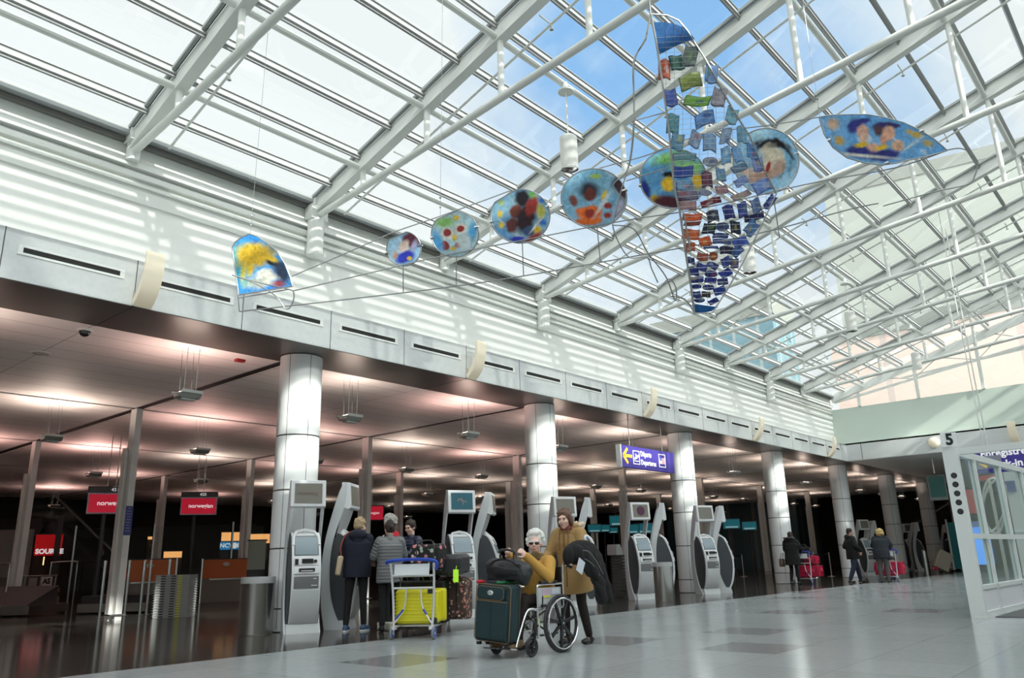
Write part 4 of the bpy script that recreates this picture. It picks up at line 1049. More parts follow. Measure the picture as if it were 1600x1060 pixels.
for px, py, d_, w_, lab in [(966, 814, 34, .70, 'teal monitor hanging highest, left of the plum disc kiosk'), (929, 826, 35, .55, 'left teal monitor of the low row right of the fur hooded coat'),
        (944, 826, 36, .5, 'teal monitor second from the left in the low row behind the kiosks'), (958, 829, 37, .4, 'narrow teal monitor under the highest hanging one'), (986, 827, 33, .62, 'teal monitor touching the left edge of the plum disc kiosk'), (1006, 826, 34, .7, 'teal monitor seen between the blades of the plum disc kiosk'),
        (1143, 819, 36, .7, 'teal monitor left of the doorway behind the pair by the third column'), (1171, 822, 36, .6, 'teal monitor right of the pair of kiosks by the third column')]:
    P = CAM+ray(px, py)*d_
    t = thing('desk_monitor', lab, 'monitor', P, R_(-55), 'teal monitors in the dim hall')
    obj('housing', MB().box((0, .05, 0), (w_*1.15, .08, w_*.7)), M_blackp, t, smooth=0); obj('screen', MB().box((0, 0, 0), (w_*1.05, .012, w_*.58)), M_teal, t, smooth=0)
    obj('stripe', MB().box((0, -.008, -w_*.2), (w_*.8, .006, w_*.10)), mat('screen_pale', (.3, .5, .55), .4, emit=(.3, .55, .6), estr=.4), t, smooth=0)
    obj('pole', MB().cyl((0, .1, -P.z), (0, .1, -.1), .03, n=8), M_blackp, t)
# notice on the slim post
ppx, ppy = CX0-.02, by[1]
t = thing('post_notice', 'small blue notice plate on the slim square post', 'sign', (ppx, ppy-.146, 2.05), 0)
obj('plate', MB().box((0, 0, 0), (.16, .01, .62)), mat('notice_blue', (.05, .06, .25), .4), t, smooth=0)
m_ = MB()
for i in range(9): m_.box((-.01, -.007, .26-i*.06), (.10 if i % 3 else .06, .003, .012))
obj('print_lines', m_, mat('notice_print', (.3, .32, .5), .5), t, smooth=0)

# glass partitions, escalator and shops deep in the hall
t = thing('glass_partition', 'row of clear glass screens standing behind the orange check-in counters', 'partition', (0, 0, 0))
for i in range(6):
    a = CAM+ray(112+i*62, 880)*27.5; b = CAM+ray(112+(i+1)*62-4, 880)*27.5
    a.z = b.z = 0
    obj('pane', MB().bar((a.x, a.y, 1.35), (b.x, b.y, 1.35), .012, 2.3), M_pglass, t, smooth=0)
    obj('mullion', MB().box((a.x, a.y, 1.3), (.06, .06, 2.6)), M_steel, t, smooth=0)
def lit_box(nm, lab, cat, px, py, depth, w_, h_, m_, rz=None, parts=None):
    P = CAM+ray(px, py)*depth; d = Vector((P.x, P.y, 0)).normalized(); ang = math.atan2(d.y, d.x)-PI/2
    t = thing(nm, lab, cat, P, ang)
    obj('panel', MB().box((0, .1, 0), (w_, .2, h_)), m_, t, smooth=0)
    obj('edge', MB().box((0, .12, h_/2+.02), (w_+.06, .2, .04)), M_blackp, t, smooth=0)
    obj('plinth', MB().box2((-w_/2, .2, -P.z), (w_/2, .34, h_/2)), M_dark, t, smooth=0)
    return t
M_redlit = mat('shop_red', (.5, .01, .01), .5, emit=(.6, .005, .01), estr=.3)
M_worange = mat('shop_orange', (.7, .4, .2), .6, noise=.7, nscale=1.5, emit=(1, .45, .15), estr=.9)
t = lit_box('shop_sign', 'red lit shop sign reading SOURCE at the far left', 'sign', 76, 852, 33, 1.0, .85, M_redlit)
text('lettering', 'SOURCE', .27, mat('num_white'), t, frame_M((.06, -.01, -.27), (1, 0, 0), (0, 0, 1)), .004, bold=.012)
obj('pillar', MB().box((.32, -.15, -.4), (.22, .2, 3.2)), M_blackp, t, smooth=0)
P = CAM+ray(69, 877)*33
tag(obj('shop_lamp', MB().box(P, (.12, .12, .34)), mat('lamp_yellow', (1, .8, .4), .5, emit=(1, .75, .3), estr=1.5), smooth=0), 'small upright yellow lit lamp below the red shop sign', 'lamp')
t = lit_box('exchange_sign', 'blue lit sign with NCY and a round emblem behind the orange counter', 'sign', 362, 853, 36, 1.0, .34, mat('ex_blue', (.02, .14, .32), .4, emit=(.02, .22, .5), estr=.6))
text('lettering', 'NCY', .26, mat('num_white'), t, frame_M((-.24, -.01, 0), (1, 0, 0), (0, 0, 1)), .004, bold=.008)
text('lettering', 'EX', .26, mat('num_white'), t, frame_M((.40, -.01, 0), (1, 0, 0), (0, 0, 1)), .004, bold=.008)
obj('emblem', MB().cyl((.12, -.012, 0), (.12, 0, 0), .13, n=24), mat('num_white'), t)
for n, (px, py, d_, w_, h_, lab) in enumerate([(366, 841, 37, 1.15, .52, 'bright orange lit shop window above the blue exchange sign'), (405, 842, 37, .95, .42, 'bright orange lit shop window left of the nearest big column'), (270, 867, 37, .8, .28, 'small warm lit shop counter seen behind the glass screens'),
        (240, 841, 37, .5, .12, 'tiny warm lit lettering strip behind the glass screens'), (1300-150, 762, 44, .01, .01, '')]):
    if not lab: continue
    t = lit_box('shop_window', lab, 'shop', px, py, d_, w_, h_, M_worange)
t = lit_box('info_board', 'grey green standing board left of the nearest big column', 'board', 401, 868, 22, .48, .78, mat('board_green', (.20, .24, .21), .5))
obj('leg', MB().box((0, .1, -.95), (.4, .1, 1.2)), M_blackp, t, smooth=0)
# escalator block at far left
t = thing('escalator', 'dark escalator with glass sides and a rounded black underside at the far left', 'escalator', (0, 0, 0))
E0 = CAM+ray(-30, 790)*36; E1 = CAM+ray(85, 790)*36; E2 = CAM+ray(185, 850)*36
def dz(v, z): return Vector((v.x, v.y, z))
m_ = MB()
m_.bar(dz(E0, E0.z-1.0), dz(E1, E1.z-1.0), 1.4, .75); m_.bar(dz(E1, E1.z-1.0), dz(E2, .3), 1.4, .75); m_.cyl(dz(E1, 0)+Vector((-.9, -.5, E1.z-1.0)), dz(E1, 0)+Vector((.5, .9, E1.z-1.0)), .38, n=20)
obj('truss_cladding', m_, M_blackp, t, smooth=0)
g_ = MB(); g_.bar(dz(E0, E0.z-.1), dz(E1, E1.z-.1), .03, 1.0); g_.bar(dz(E1, E1.z-.1), dz(E2, 1.2), .03, 1.0)
obj('balustrade', g_, M_pglass, t, smooth=0)
h_ = MB(); h_.tube([dz(E0, E0.z+.42), dz(E1, E1.z+.42), dz(E2, 1.7)], .05, 8)
obj('handrail', h_, M_lampm, t)
# far left: metal plinths, rail hoops, the white A5 notice and conveyor
t = thing('baggage_scale', 'low steel baggage scale with black belt at the left edge', 'scale', (at(5, 965, 'z', 0).x, at(5, 965, 'z', 0).y, 0), R_(-52))
obj('side_plate', MB().box2((-1.2, 0, .04), (.62, 1.6, .24)), M_steel, t, smooth=0)
obj('belt', MB().prism([(0, 0), (1.2, 0), (1.2, .45), (.3, .12)], (-1.1, .05, .24), (0, 1, 0), (0, 0, 1), (1.6, 0, 0)), M_rubber, t, smooth=0)
t = thing('baggage_scale', 'low steel baggage scale with black belt behind the leftmost bollards', 'scale', (at(150, 960, 'z', 0).x, at(150, 960, 'z', 0).y, 0), R_(-52))
obj('side_plate', MB().box2((-.5, 0, .04), (1.3, 1.3, .24)), M_steel, t, smooth=0)
obj('belt', MB().box2((-.45, .05, .24), (1.2, 1.6, .42)), M_rubber, t, smooth=0)
def hoop(px0, px1, py, zt, lab):
    a = at(px0, py, 'z', 0); b = at(px1, py, 'z', 0)
    t = tag(obj('rail_hoop', MB().tube(smooth_pts([Vector((a.x, a.y, 0)), Vector((a.x, a.y, zt-.12)), a.lerp(b, .08)+Vector((0, 0, zt)), a.lerp(b, .92)+Vector((0, 0, zt)), Vector((b.x, b.y, zt-.12)), Vector((b.x, b.y, 0))], 6), .022, 8), M_steel), lab, 'rail')
hoop(72, 113, 945, 1.35, 'bent steel hoop rail behind the white A lettered notice')
hoop(-14, 4, 962, 1.25, 'bent steel hoop rail cut by the left edge of the photo')
P = at(56, 950, 'z', 0)
t = thing('baggage_trolley', 'steel framed trolley with a white AS notice near the left edge', 'trolley', (P.x, P.y, 0), R_(-58))
m_ = MB()
for x in (-.55, 0, .5): m_.cyl((x, 0, 0), (x+.06, 0, .92), .02)
m_.cyl((-1.0, 0, .93), (.6, 0, .93), .02); obj('frame', m_, M_steel, t)
n_ = obj('notice', MB().box((.28, -.03, .76), (.36, .01, .28)), mat('notice_white', (.62, .60, .60), .5), t, smooth=0)
text('lettering', 'AS', .22, M_black, n_, frame_M((.28, -.04, .76), (1, 0, 0), (0, 0, 1)), .003, bold=.01)
obj('sign_plate', MB().box((-.2, -.03, .76), (.28, .01, .24)), mat('plate_grey', (.22, .22, .22), .5), t, smooth=0)
obj('load', MB().box((.12, .2, .22), (.62, .4, .2)).box((.15, .2, .50), (.6, .3, .12)), mat('cardboard', (.17, .09, .045), .7), t, smooth=0)
t = thing('partition_wall', 'pale panelled booth wall with glass behind the far left post', 'partition', (0, 0, 0))
a = CAM+ray(-30, 880)*27; b = CAM+ray(46, 880)*27
obj('panel', MB().bar(dz(a, 1.7), dz(b, 1.7), .1, 1.6), mat('booth_grey', (.20, .21, .20), .5), t, smooth=0)
obj('lower_panel', MB().bar(dz(a, .45), dz(b, .45), .1, .9), mat('booth_dark', (.09, .09, .085), .5), t, smooth=0)

# hanging departure board, queue barriers, teal board, mat
P = at(1465, 762, 'x', 34.5)
t = thing('departure_board', 'hanging dark green flight screen in a grey case near the far columns', 'monitor', P, R_(-65))
t.scale = (1.33, 1.33, 1.33)
obj('case', MB().box((0, .08, 0), (.50, .14, .74)), mat('case_grey', (.16, .17, .16), .4), t, bevel=.01)
obj('screen', MB().box((0, .0, .02), (.41, .012, .60)), mat('fids_green', (.012, .05, .045), .3, emit=(.01, .16, .13), estr=.10), t, smooth=0)
obj('hanger', MB().cyl((0, .08, .42), (0, .08, (ZS-P.z)/1.33), .025), M_steel, t)
P = at(1513, 892, 'z', 0)
t = thing('teal_banner', 'tall teal standing banner with a white edge beside the glass vestibule', 'banner', (P.x-5, P.y-2.2, 0), R_(-60))
P = at(1506, 893, 'z', 0); t.location = (P.x, P.y, 0)
obj('board', MB().prism([(-.35, .1), (.3, .1), (.3, 2.2), (-.35, 2.2)], (0, 0, 0), (1, 0, 0), (0, 0, 1), (0, .06, 0)), mat('banner_teal', (.01, .22, .24), .5), t, smooth=0)
obj('edge', MB().box2((-.42, -.01, .06), (-.35, .08, 2.35)), M_white, t, smooth=0)
for (a_, b_, lab) in [((1289, 903), (1321, 902), 'queue barrier rail left of the man in black'), ((1321, 903), (1345, 901), 'queue barrier rail behind the legs of the man in black'), ((1153, 897), (1200, 901), 'thin queue barrier in the dim hall left of the fourth column')]:
    A = at(*a_, 'z', 0); Bq = at(*b_, 'z', 0); A.y += 1.2; Bq.y += 1.2
    t = thing('queue_barrier', lab, 'barrier', (A.x, A.y, 0)); D = Bq-A
    obj('pole', MB().cyl((0, 0, 0), (0, 0, 1.0), .028).lathe([(.16, 0), (.15, .02), (.03, .03)], 20), M_steel, t)
    obj('pole', MB().cyl((D.x, D.y, 0), (D.x, D.y, 1.0), .028).lathe([(.16, 0), (.15, .02), (.03, .03)], 20, c=(D.x, D.y, 0)), M_steel, t)
    obj('belt', MB().bar((0, 0, .93), (D.x, D.y, .93), .004, .05), M_blackp, t, smooth=0)
P = at(1303, 895, 'z', 0)
tag(obj('dark_bin', MB().box((P.x, P.y+1.3, .42), (.7, .6, .84)), M_kd, bevel=.02), 'dark square bin behind the queue barrier between the fourth and fifth columns', 'bin')

# ================================================================== GLASS VESTIBULE AT THE RIGHT
M_ves = mat('vestibule_paint', (.80, .84, .83), .4)
P0 = at(1530, 966, 'z', 0); VX, VY = P0.x, P0.y
VH = 2.48
vt = thing('glass_vestibule', 'white framed glass entrance vestibule cut by the right edge of the photo', 'vestibule', (VX, VY, 0), R_(-2.5))
obj('corner_post', MB().box2((-.02, -.10, 0), (.10, .10, VH+.02)), M_ves, vt, smooth=0)
LX = 7.6
obj('top_rail', MB().box2((.1, -.05, VH-.10), (LX, .05, VH)), M_ves, vt, smooth=0)
obj('middle_rail', MB().box2((.1, -.045, 1.12), (LX, .045, 1.20)), M_ves, vt, smooth=0)
obj('kick_panel', MB().box2((.1, -.03, .06), (LX, .03, .40)), mat('kick_white', (.88, .88, .92), .35), vt, smooth=0)
obj('bottom_rail', MB().box2((.1, -.05, 0), (LX, .05, .07)).box2((.1, -.05, .38), (LX, .05, .44)), M_ves, vt, smooth=0)
for i in range(5):
    x0 = [.1, 1.21, 2.86, 4.51, 6.16][i]; x1 = [1.15, 2.8, 4.45, 6.1, 7.55][i]
    obj('pane', MB().box2((x0, -.006, 1.2), (x1, .006, VH-.1)), M_pglass, vt, smooth=0)
    obj('pane', MB().box2((x0, -.006, .44), (x1, .006, 1.12)), M_pglass, vt, smooth=0)
    obj('mullion', MB().box2((x1, -.05, 0), (x1+.06, .05, VH-.05)), M_ves, vt, smooth=0)
# the two return walls of the vestibule
m_ = MB()
m_.box2((0.1, -2.9, VH-.10), (.2, -.1, VH)); m_.box2((.1, -2.9, 0), (.2, -2.8, VH))
obj('front_rail', m_, M_ves, vt, smooth=0)
m_ = MB()
m_.box2((.1, -2.9, 0), (LX, -2.8, .4)); m_.box2((.1, -2.9, VH-.1), (LX, -2.8, VH)); m_.box2((.1, -2.9, 1.1), (LX, -2.8, 1.2))
for i in range(5): m_.box2((.8+i*.82, -2.9, 0), (.86+i*.82, -2.8, VH))
obj('far_frame', m_, M_ves, vt, smooth=0)
dots = obj('dot_strip', sum([[]], []) or MB().cyl((-.022, -.01, 1.52), (-.02, -.01, 1.52), .045, n=20), mat('dot_black', (.03, .03, .035), .5), vt)
for i in range(1, 5): obj('dot_strip', MB().cyl((-.022, -.01, 1.52+i*.135), (-.02, -.01, 1.52+i*.135), .045, n=20), mat('dot_black'), vt)
t5 = thing('gate_number', 'white square plate with a black 5 on top of the vestibule post', 'sign', (VX-.03, VY-.03, VH+.02), R_(-50))
obj('plate', MB().box((.0, 0, .11), (.24, .015, .22)), mat('plate_white', (.82, .84, .86), .4), t5, smooth=0)
text('number', '5', .24, M_black, t5, frame_M((0, -.012, .105), (1, 0, 0), (0, 0, 1)), .003, bold=.008)
obj('door_mat', MB().add([(VX+.15, VY-.18, .001), (VX+6, VY-.35, .001), (VX+6, VY-2.6, .001), (VX+.35, VY-2.6, .001), (VX+.15, VY-.18, .012), (VX+6, VY-.35, .012), (VX+6, VY-2.6, .012), (VX+.35, VY-2.6, .012)], [(0, 1, 2, 3), (4, 5, 6, 7), (0, 1, 5, 4), (1, 2, 6, 5), (2, 3, 7, 6), (3, 0, 4, 7)]), mat('mat_grey', (.12, .12, .125), .9, noise=.2, nscale=40), smooth=0)
tag(bpy.data.objects['door_mat'], 'dark grey entrance mat on the floor right of the vestibule post', 'mat')
# things seen through it
PS = at(1538, 714, 'x', 22)
t = thing('check_in_sign', 'purple hanging sign reading Enregistrement Check-in above the vestibule', 'sign', PS, R_(-90))
obj('panel', MB().box((1.2, .06, -.08), (3.2, .12, .62)), M_purple, t, smooth=0)
text('lettering', 'Enregistrement', .235, M_sw, t, frame_M((-.08, -.006, .06), (1, 0, 0), (0, 0, 1)), .003, align='LEFT', bold=.006)
text('lettering', 'Check-in', .235, M_sw, t, frame_M((-.08, -.006, -.21), (1, 0, 0), (0, 0, 1)), .003, align='LEFT', bold=.006)
obj('hanger', MB().cyl((.1, .06, .2), (.1, .06, 6.0), .015).cyl((2.2, .06, .2), (2.2, .06, 6.0), .015), M_white, t)
PA = at(1541, 723, 'x', 21.5)
t = thing('arrow_sign', 'grey sign with a yellow left arrow seen through the second vestibule pane', 'sign', PA, R_(-90))
obj('panel', MB().box((0, .03, 0), (.62, .06, .30)), mat('sign_grey', (.28, .28, .36), .5), t, smooth=0)
ar = MB()
for a, b in (((-.14, 0), (.16, 0)), ((-.14, 0), (.0, .11)), ((-.14, 0), (.0, -.11))): ar.bar((a[0], -.008, a[1]), (b[0], -.008, b[1]), .012, .05)
obj('arrow', ar, M_sy, t, smooth=0)
obj('hanger', MB().cyl((0, .03, .15), (0, .03, 7.0), .012), M_white, t)
t = thing('back_office_wall', 'pale counter wall seen through the glass of the vestibule', 'wall panel', (24, 0, 0))
obj('panel', MB().box2((0, -4.5, 0), (.2, 3.9, 3.3)), mat('back_pale', (.72, .74, .70), .5), t, smooth=0)
obj('upper_frame', MB().box2((-.02, -4.5, 1.35), (0, 3.9, 1.42)).box2((-.02, -4.5, .3), (0, 3.9, .36)), M_ves, t, smooth=0)
def thin(px, py, X, w_, h_, m_, nm, lab, cat):
    P = at(px, py, 'x', X); return tag(obj(nm, MB().box((P.x, P.y, P.z), (.06, w_, h_)), m_, smooth=0), lab, cat)
thin(1537, 853, 23.975, .36, .95, mat('blue_lit', (.1, .3, .8), .4, emit=(.08, .32, .95), estr=.9), 'blue_screen', 'bright blue lit upright screen seen through the lower vestibule glass', 'screen')
thin(1519, 784, 23.975, .30, .62, mat('poster_red', (.5, .02, .03), .5), 'red_poster', 'red upright poster seen through the first vestibule pane', 'poster')
thin(1541, 747, 23.975, .62, .12, mat('poster_red'), 'red_strip', 'short red strip high behind the second vestibule pane', 'sign')
thin(1572, 761, 23.975, .42, .28, mat('notice_navy', (.03, .06, .25), .5), 'navy_notice', 'navy blue notice seen high through the third vestibule pane', 'sign')
thin(1525, 828, 23.975, .22, .42, mat('poster_blue', (.15, .22, .5), .5), 'blue_poster', 'dull blue poster low in the first vestibule pane', 'poster')
t = thing('wall_screen', 'grey upright oval racks standing inside behind the vestibule glass', 'rack', at(1553, 790, 'x', 21))
for dx in (0, .3, ): obj('hoop', MB().tube([(0, -.22*math.cos(a), .62*math.sin(a)+dx*0) for a in [2*PI*i/20 for i in range(20)]], .03, 8, closed=True).xf(Matrix.Translation((0, -dx*0, 0)) @ Matrix.Rotation(R_(8+dx*40), 4, 'X')), M_steel, t)
obj('stand', MB().box2((-.03, -.03, -1.7), (.03, .03, .6)), M_steel, t, smooth=0)
# ================================================================== PEOPLE
M_skin = mat('skin', (.62, .36, .27), .5, noise=.06, nscale=30)
M_skinp = mat('skin_pale', (.82, .54, .45), .5, noise=.08, nscale=25)
def blob(name, mb, m, parent, voxel=.008, smooth_it=4):
    me = bpy.data.meshes.new(name); me.from_pydata(mb.v, [], mb.f); me.update()
    b = bmesh.new(); b.from_mesh(me); bmesh.ops.recalc_face_normals(b, faces=b.faces[:]); b.to_mesh(me); b.free()
    o = link(name, me, m, parent)
    r = o.modifiers.new('remesh', 'REMESH'); r.mode = 'VOXEL'; r.voxel_size = voxel; r.use_smooth_shade = True
    if smooth_it:
        s_ = o.modifiers.new('smooth', 'SMOOTH'); s_.factor = .5; s_.iterations = smooth_it
    return o
V = Vector
def seg(mb, pts, n=12):     # chain of rounded cones: [(point, radius), ...]
    for (a, ra), (b, rb) in zip(pts[:-1], pts[1:]): mb.cone(a, ra, b, rb, n)
def puffy(mb, a, ra, b, rb, k, amp=.012, n=16):
    a, b = V(a), V(b); d = (b-a).normalized(); A = d.orthogonal().normalized(); B = d.cross(A); R = []
    for i in range(k*4+1):
        f = i/(k*4); r = ra+(rb-ra)*f+amp*(abs(math.sin(PI*f*k))-.6); R.append((a.lerp(b, f), r, r, A, B))
    mb.loft(R, n); mb.ell(a, ra*.95); mb.ell(b, rb*.9)
def hand(mb, wrist, d, palm, curl=.4, s=1.0, thumb=1):
    """d: direction of the fingers, palm: palm normal; five unequal fingers with two bends"""
    wrist, d, palm = V(wrist), V(d).normalized(), V(palm); palm = (palm-d*palm.dot(d)).normalized(); side = d.cross(palm)*thumb
    c = wrist+d*.045*s
    rot = Matrix((side, d, palm)).transposed()
    mb.ell(c, (.042*s, .052*s, .018*s), rot, n=12, m=8); mb.cone(wrist-d*.02, .027*s, wrist+d*.02, .026*s)
    for i, (off, L) in enumerate(((.030, .068), (.010, .078), (-.011, .072), (-.030, .058))):
        p = c+d*.040*s+side*off*s; a = curl; q = p
        for j, l in enumerate((.45, .32, .23)):
            dirv = (d*math.cos(a)+palm*math.sin(a)).normalized(); q2 = q+dirv*(L*l*s); mb.cone(q, (.0098-.0012*j)*s, q2, (.009-.0012*j)*s, 8); q = q2; a += curl*1.1
    p = c+side*.034*s-d*.015*s; q = p+(side*.7+d*.6+palm*.3).normalized()*.038*s; mb.cone(p, .0125*s, q, .0105*s, 8); mb.cone(q, .0105*s, q+(d*.8+palm*.5+side*.1).normalized()*.03*s, .009*s, 8)
DEF = dict(pel=(0, 0, .93), chest=(0, .0, 1.22), neck=(0, -.005, 1.42), head=(0, .02, 1.565), hy=0, hp=0, hr=0,
           sl=(-.175, 0, 1.37), el=(-.225, -.02, 1.10), wl=(-.22, .08, .88), sr=(.175, 0, 1.37), er=(.225, -.02, 1.10), wr=(.22, .08, .88),
           hl=(-.09, 0, .90), kl=(-.10, .02, .49), al=(-.105, -.01, .09), hr_=(.09, 0, .90), kr=(.10, .02, .49), ar=(.105, -.01, .09), tl=(0, 1, 0), tr=(0, 1, 0))
def person(lab, loc, rz, H=1.7, pose=None, coat=(M_black, 'coat'), coat_len=.70, coat_w=1.0, puff=0, legs=M_black, shoes=M_black, hair=None, hair_style='short', skin=M_skin,
           vox=.009, face=False, fl=(0, -.2, -.98), fr=(0, -.2, -.98), curl=(.4, .4), collar=0, hood=None, seated=False, leg_r=1.0, hands=(True, True), sock=None, shoe_sole=None, flare=0, group=None, palm=None):
    P = dict(DEF); P.update(pose or {}); k = H/1.70
    J = {a: (V(b)*k if isinstance(b, tuple) else b) for a, b in P.items()}
    HR = Matrix.Rotation(J['hy'], 3, 'Z') @ Matrix.Rotation(J['hp'], 3, 'X') @ Matrix.Rotation(J['hr'], 3, 'Y')
    hc = J['head']
    def hp(x, y, z): return hc+HR @ (V((x, y, z))*k)
    b = MB()
    # head and neck
    b.ell(hp(0, -.012, .03), V((.074, .094, .088))*k, HR, 18, 12); b.ell(hp(0, .022, -.045), V((.056, .068, .062))*k, HR, 16, 10); b.ell(hp(0, .058, -.088), .026*k)
    b.ell(hp(0, .072, .030), V((.052, .022, .014))*k, HR); b.cone(hp(0, .088, .012), .009*k, hp(0, .110, -.020), .013*k, 8); b.ell(hp(.012, .096, -.024), .009*k); b.ell(hp(-.012, .096, -.024), .009*k)
    for s in (-1, 1):
        b.ell(hp(s*.036, .062, -.028), .027*k); b.ell(hp(s*.076, -.005, -.008), V((.010, .018, .030))*k, HR)
    b.ell(hp(0, .083, -.056), V((.024, .014, .011))*k, HR)
    b.cone(J['neck']-V((0, 0, .04*k)), .055*k, hp(0, -.02, -.07), .050*k)
    # trunk and limbs under the clothes
    X = (J['sr']-J['sl']).normalized(); Xh = (J['hr_']-J['hl']).normalized()
    def ax(c0, c1, X_): d = (c1-c0).normalized(); Y_ = d.cross(X_).normalized(); return X_, Y_
    ch, pe, nk = J['chest'], J['pel'], J['neck']; ms = (J['sl']+J['sr'])/2
    A1, B1_ = ax(pe, ch, X); 
    b.loft([(pe-V((0, 0, .06*k)), .12*k, .08*k, Xh, B1_), (pe, .14*k, .09*k, Xh, B1_), (pe.lerp(ch, .5), .12*k, .085*k, X, B1_), (ch, .14*k, .09*k, X, B1_), (ms, .14*k, .06*k, X, B1_)])
    for s_, e_, w_ in (('sl', 'el', 'wl'), ('sr', 'er', 'wr')): seg(b, [(J[s_], .045*k), (J[e_], .036*k), (J[w_], .024*k)])
    for h_, n_, a_ in (('hl', 'kl', 'al'), ('hr_', 'kr', 'ar')): seg(b, [(J[h_], .07*k), (J[n_], .048*k), (J[a_], .034*k)])
    pl_, pr_ = palm if palm else ((.6, .3, 0), (-.6, .3, 0))
    if hands[0]: hand(b, J['wl']+V(fl).normalized()*.01, fl, pl_, curl[0], k, 1)
    if hands[1]: hand(b, J['wr']+V(fr).normalized()*.01, fr, pr_, curl[1], k, -1)
    for a_, t_ in (('al', 'tl'), ('ar', 'tr')):
        td = V(P[t_]).normalized(); b.cone(J[a_]-V((0, 0, .04*k)), .03*k, J[a_]-V((0, 0, .055*k))+td*.13*k, .022*k)
    body = blob('person', b, skin, None, min(vox, .0075 if face else vox), 3)
    body.location = (loc[0], loc[1], loc[2] if len(loc) > 2 else 0); body.rotation_euler = (0, 0, rz)
    tag(body, lab, 'person', group)
    # trousers
    t = MB()
    for h_, n_, a_ in (('hl', 'kl', 'al'), ('hr_', 'kr', 'ar')):
        seg(t, [(J[h_], .092*k*leg_r), (J[h_].lerp(J[n_], .5), .080*k*leg_r), (J[n_], .062*k*leg_r), (J[n_].lerp(J[a_], .35), .060*k*leg_r), (J[a_]+(J[n_]-J[a_]).normalized()*.03*k, .048*k*leg_r)])
    t.loft([(pe-V((0, 0, .08*k)), .13*k, .10*k, Xh, B1_), (pe, .16*k, .11*k, Xh, B1_), (pe+V((0, 0, .10*k)), .145*k, .10*k, X, B1_)])
    blob('trousers', t, legs, body, vox, 4)
    # shoes
    for a_, t_ in (('al', 'tl'), ('ar', 'tr')):
        td = V(P[t_]).normalized(); sh = MB(); p = J[a_]; g = p-V((0, 0, (p.z if not seated else .085*k)-.0)); 
        sh.ell(g+V((0, 0, .045*k))-td*.03*k, V((.042, .055, .045))*k, Matrix.Rotation(math.atan2(td.y, td.x)-PI/2, 3, 'Z')); sh.ell(g+V((0, 0, .035*k))+td*.09*k, V((.045, .095, .036))*k, Matrix.Rotation(math.atan2(td.y, td.x)-PI/2, 3, 'Z'), 16, 10)
        sh.cone(g+V((0, 0, .06*k)), .04*k, p+V((0, 0, .01)), .038*k)
        so = blob('shoe', sh, shoes, body, .007 if vox < .012 else .010, 2)
        if shoe_sole:
            so_ = MB(); c_ = g+td*.035*k; Rz = Matrix.Rotation(math.atan2(td.y, td.x)-PI/2, 3, 'Z')
            so_.loft([(c_+V((0, 0, z)), .047*k, .145*k, Rz @ V((1, 0, 0)), Rz @ V((0, 1, 0))) for z in (.002, .022)], 24)
            obj('sole', so_, shoe_sole, so)
    # coat
    c = MB(); cm, cn = coat; w = coat_w
    hem = pe-V((0, 0, (pe.z-coat_len*k))) if not seated else pe-V((0, 0, .04*k))
    R = []
    prof = [(0.0, .165+flare, .125+flare*.8), (.25, .165+flare*.6, .125+flare*.4), (.5, .155, .118), (.7, .160, .122), (.88, .175, .118), (1.0, .160, .085)]
    N_ = 36
    for i in range(N_+1):
        f = i/N_
        for (f0, a0, b0), (f1, a1, b1) in zip(prof[:-1], prof[1:]):
            if f0 <= f <= f1: q = (f-f0)/(f1-f0); aa, bb = a0+(a1-a0)*q, b0+(b1-b0)*q; break
        path = [hem, pe, pe.lerp(ch, .5), ch, ms-V((0, 0, .01*k))]
        L = [0]; 
        for u, v in zip(path[:-1], path[1:]): L.append(L[-1]+max((v-u).length, 1e-6))
        s_ = f*L[-1]
        for j in range(4):
            if L[j] <= s_ <= L[j+1]+1e-9: ctr = path[j].lerp(path[j+1], (s_-L[j])/(L[j+1]-L[j])); break
        am = .010*(abs(math.sin(PI*f*puff))-.6) if puff else 0
        R.append((ctr, (aa*w+am)*k, (bb*w+am)*k, X, B1_))
    c.loft(R, 28); c.ell(nk-V((0, 0, .02*k)), V((.075, .07, .05))*k)
    c.cone(ms-V((0, 0, .03)), .075*k, nk, .062*k)
    for s_, e_, w_ in (('sl', 'el', 'wl'), ('sr', 'er', 'wr')):
        ins = J[s_]+(ms-J[s_])*.12-V((0, 0, .015*k)); c.cone(ms-V((0, 0, .02*k)), .07*k, ins, .068*k*w)
        if puff: puffy(c, ins, .070*w*k, J[e_], .060*w*k, 5); puffy(c, J[e_], .060*w*k, J[w_], .044*w*k, 5)
        else: seg(c, [(ins, .070*w*k), (ins.lerp(J[e_], .5), .062*w*k), (J[e_], .056*w*k), (J[w_], .042*w*k)])
    if collar: c.loft([(nk-V((0, 0, .03*k)), .075*k, .075*k, V((1, 0, 0)), V((0, 1, 0))), (nk+V((0, 0, collar*k)), .068*k, .072*k, V((1, 0, 0)), V((0, 1, 0)))])
    co = blob(cn, c, cm, body, vox if not puff else min(vox, .009), 1 if puff else 4)
    if hood:      # (material, fur material)
        hm, fm = hood; h = MB()
        h.ell(nk+V((0, -.095, .00))*k, V((.14, .075, .085))*k, None, 16, 10); h.ell(nk+V((0, -.10, -.06))*k, V((.10, .05, .10))*k)
        blob('hood', h, hm, body, vox, 3)
        if fm:
            f = MB(); rr = random.Random(5)
            for i in range(26):
                a = PI*(i/25)*1.25-PI*.125; p = nk+V((.155*math.cos(a), -.10-.02*math.sin(a), .055+.0*math.sin(a)))*k+V((0, -.055*math.sin(a), .02*math.sin(a)))*k
                f.ell(p+V((rr.uniform(-.01, .01), rr.uniform(-.01, .01), rr.uniform(-.01, .01))), rr.uniform(.022, .032)*k, None, 8, 6)
            blob('hood_fur', f, fm, body, .008, 1)
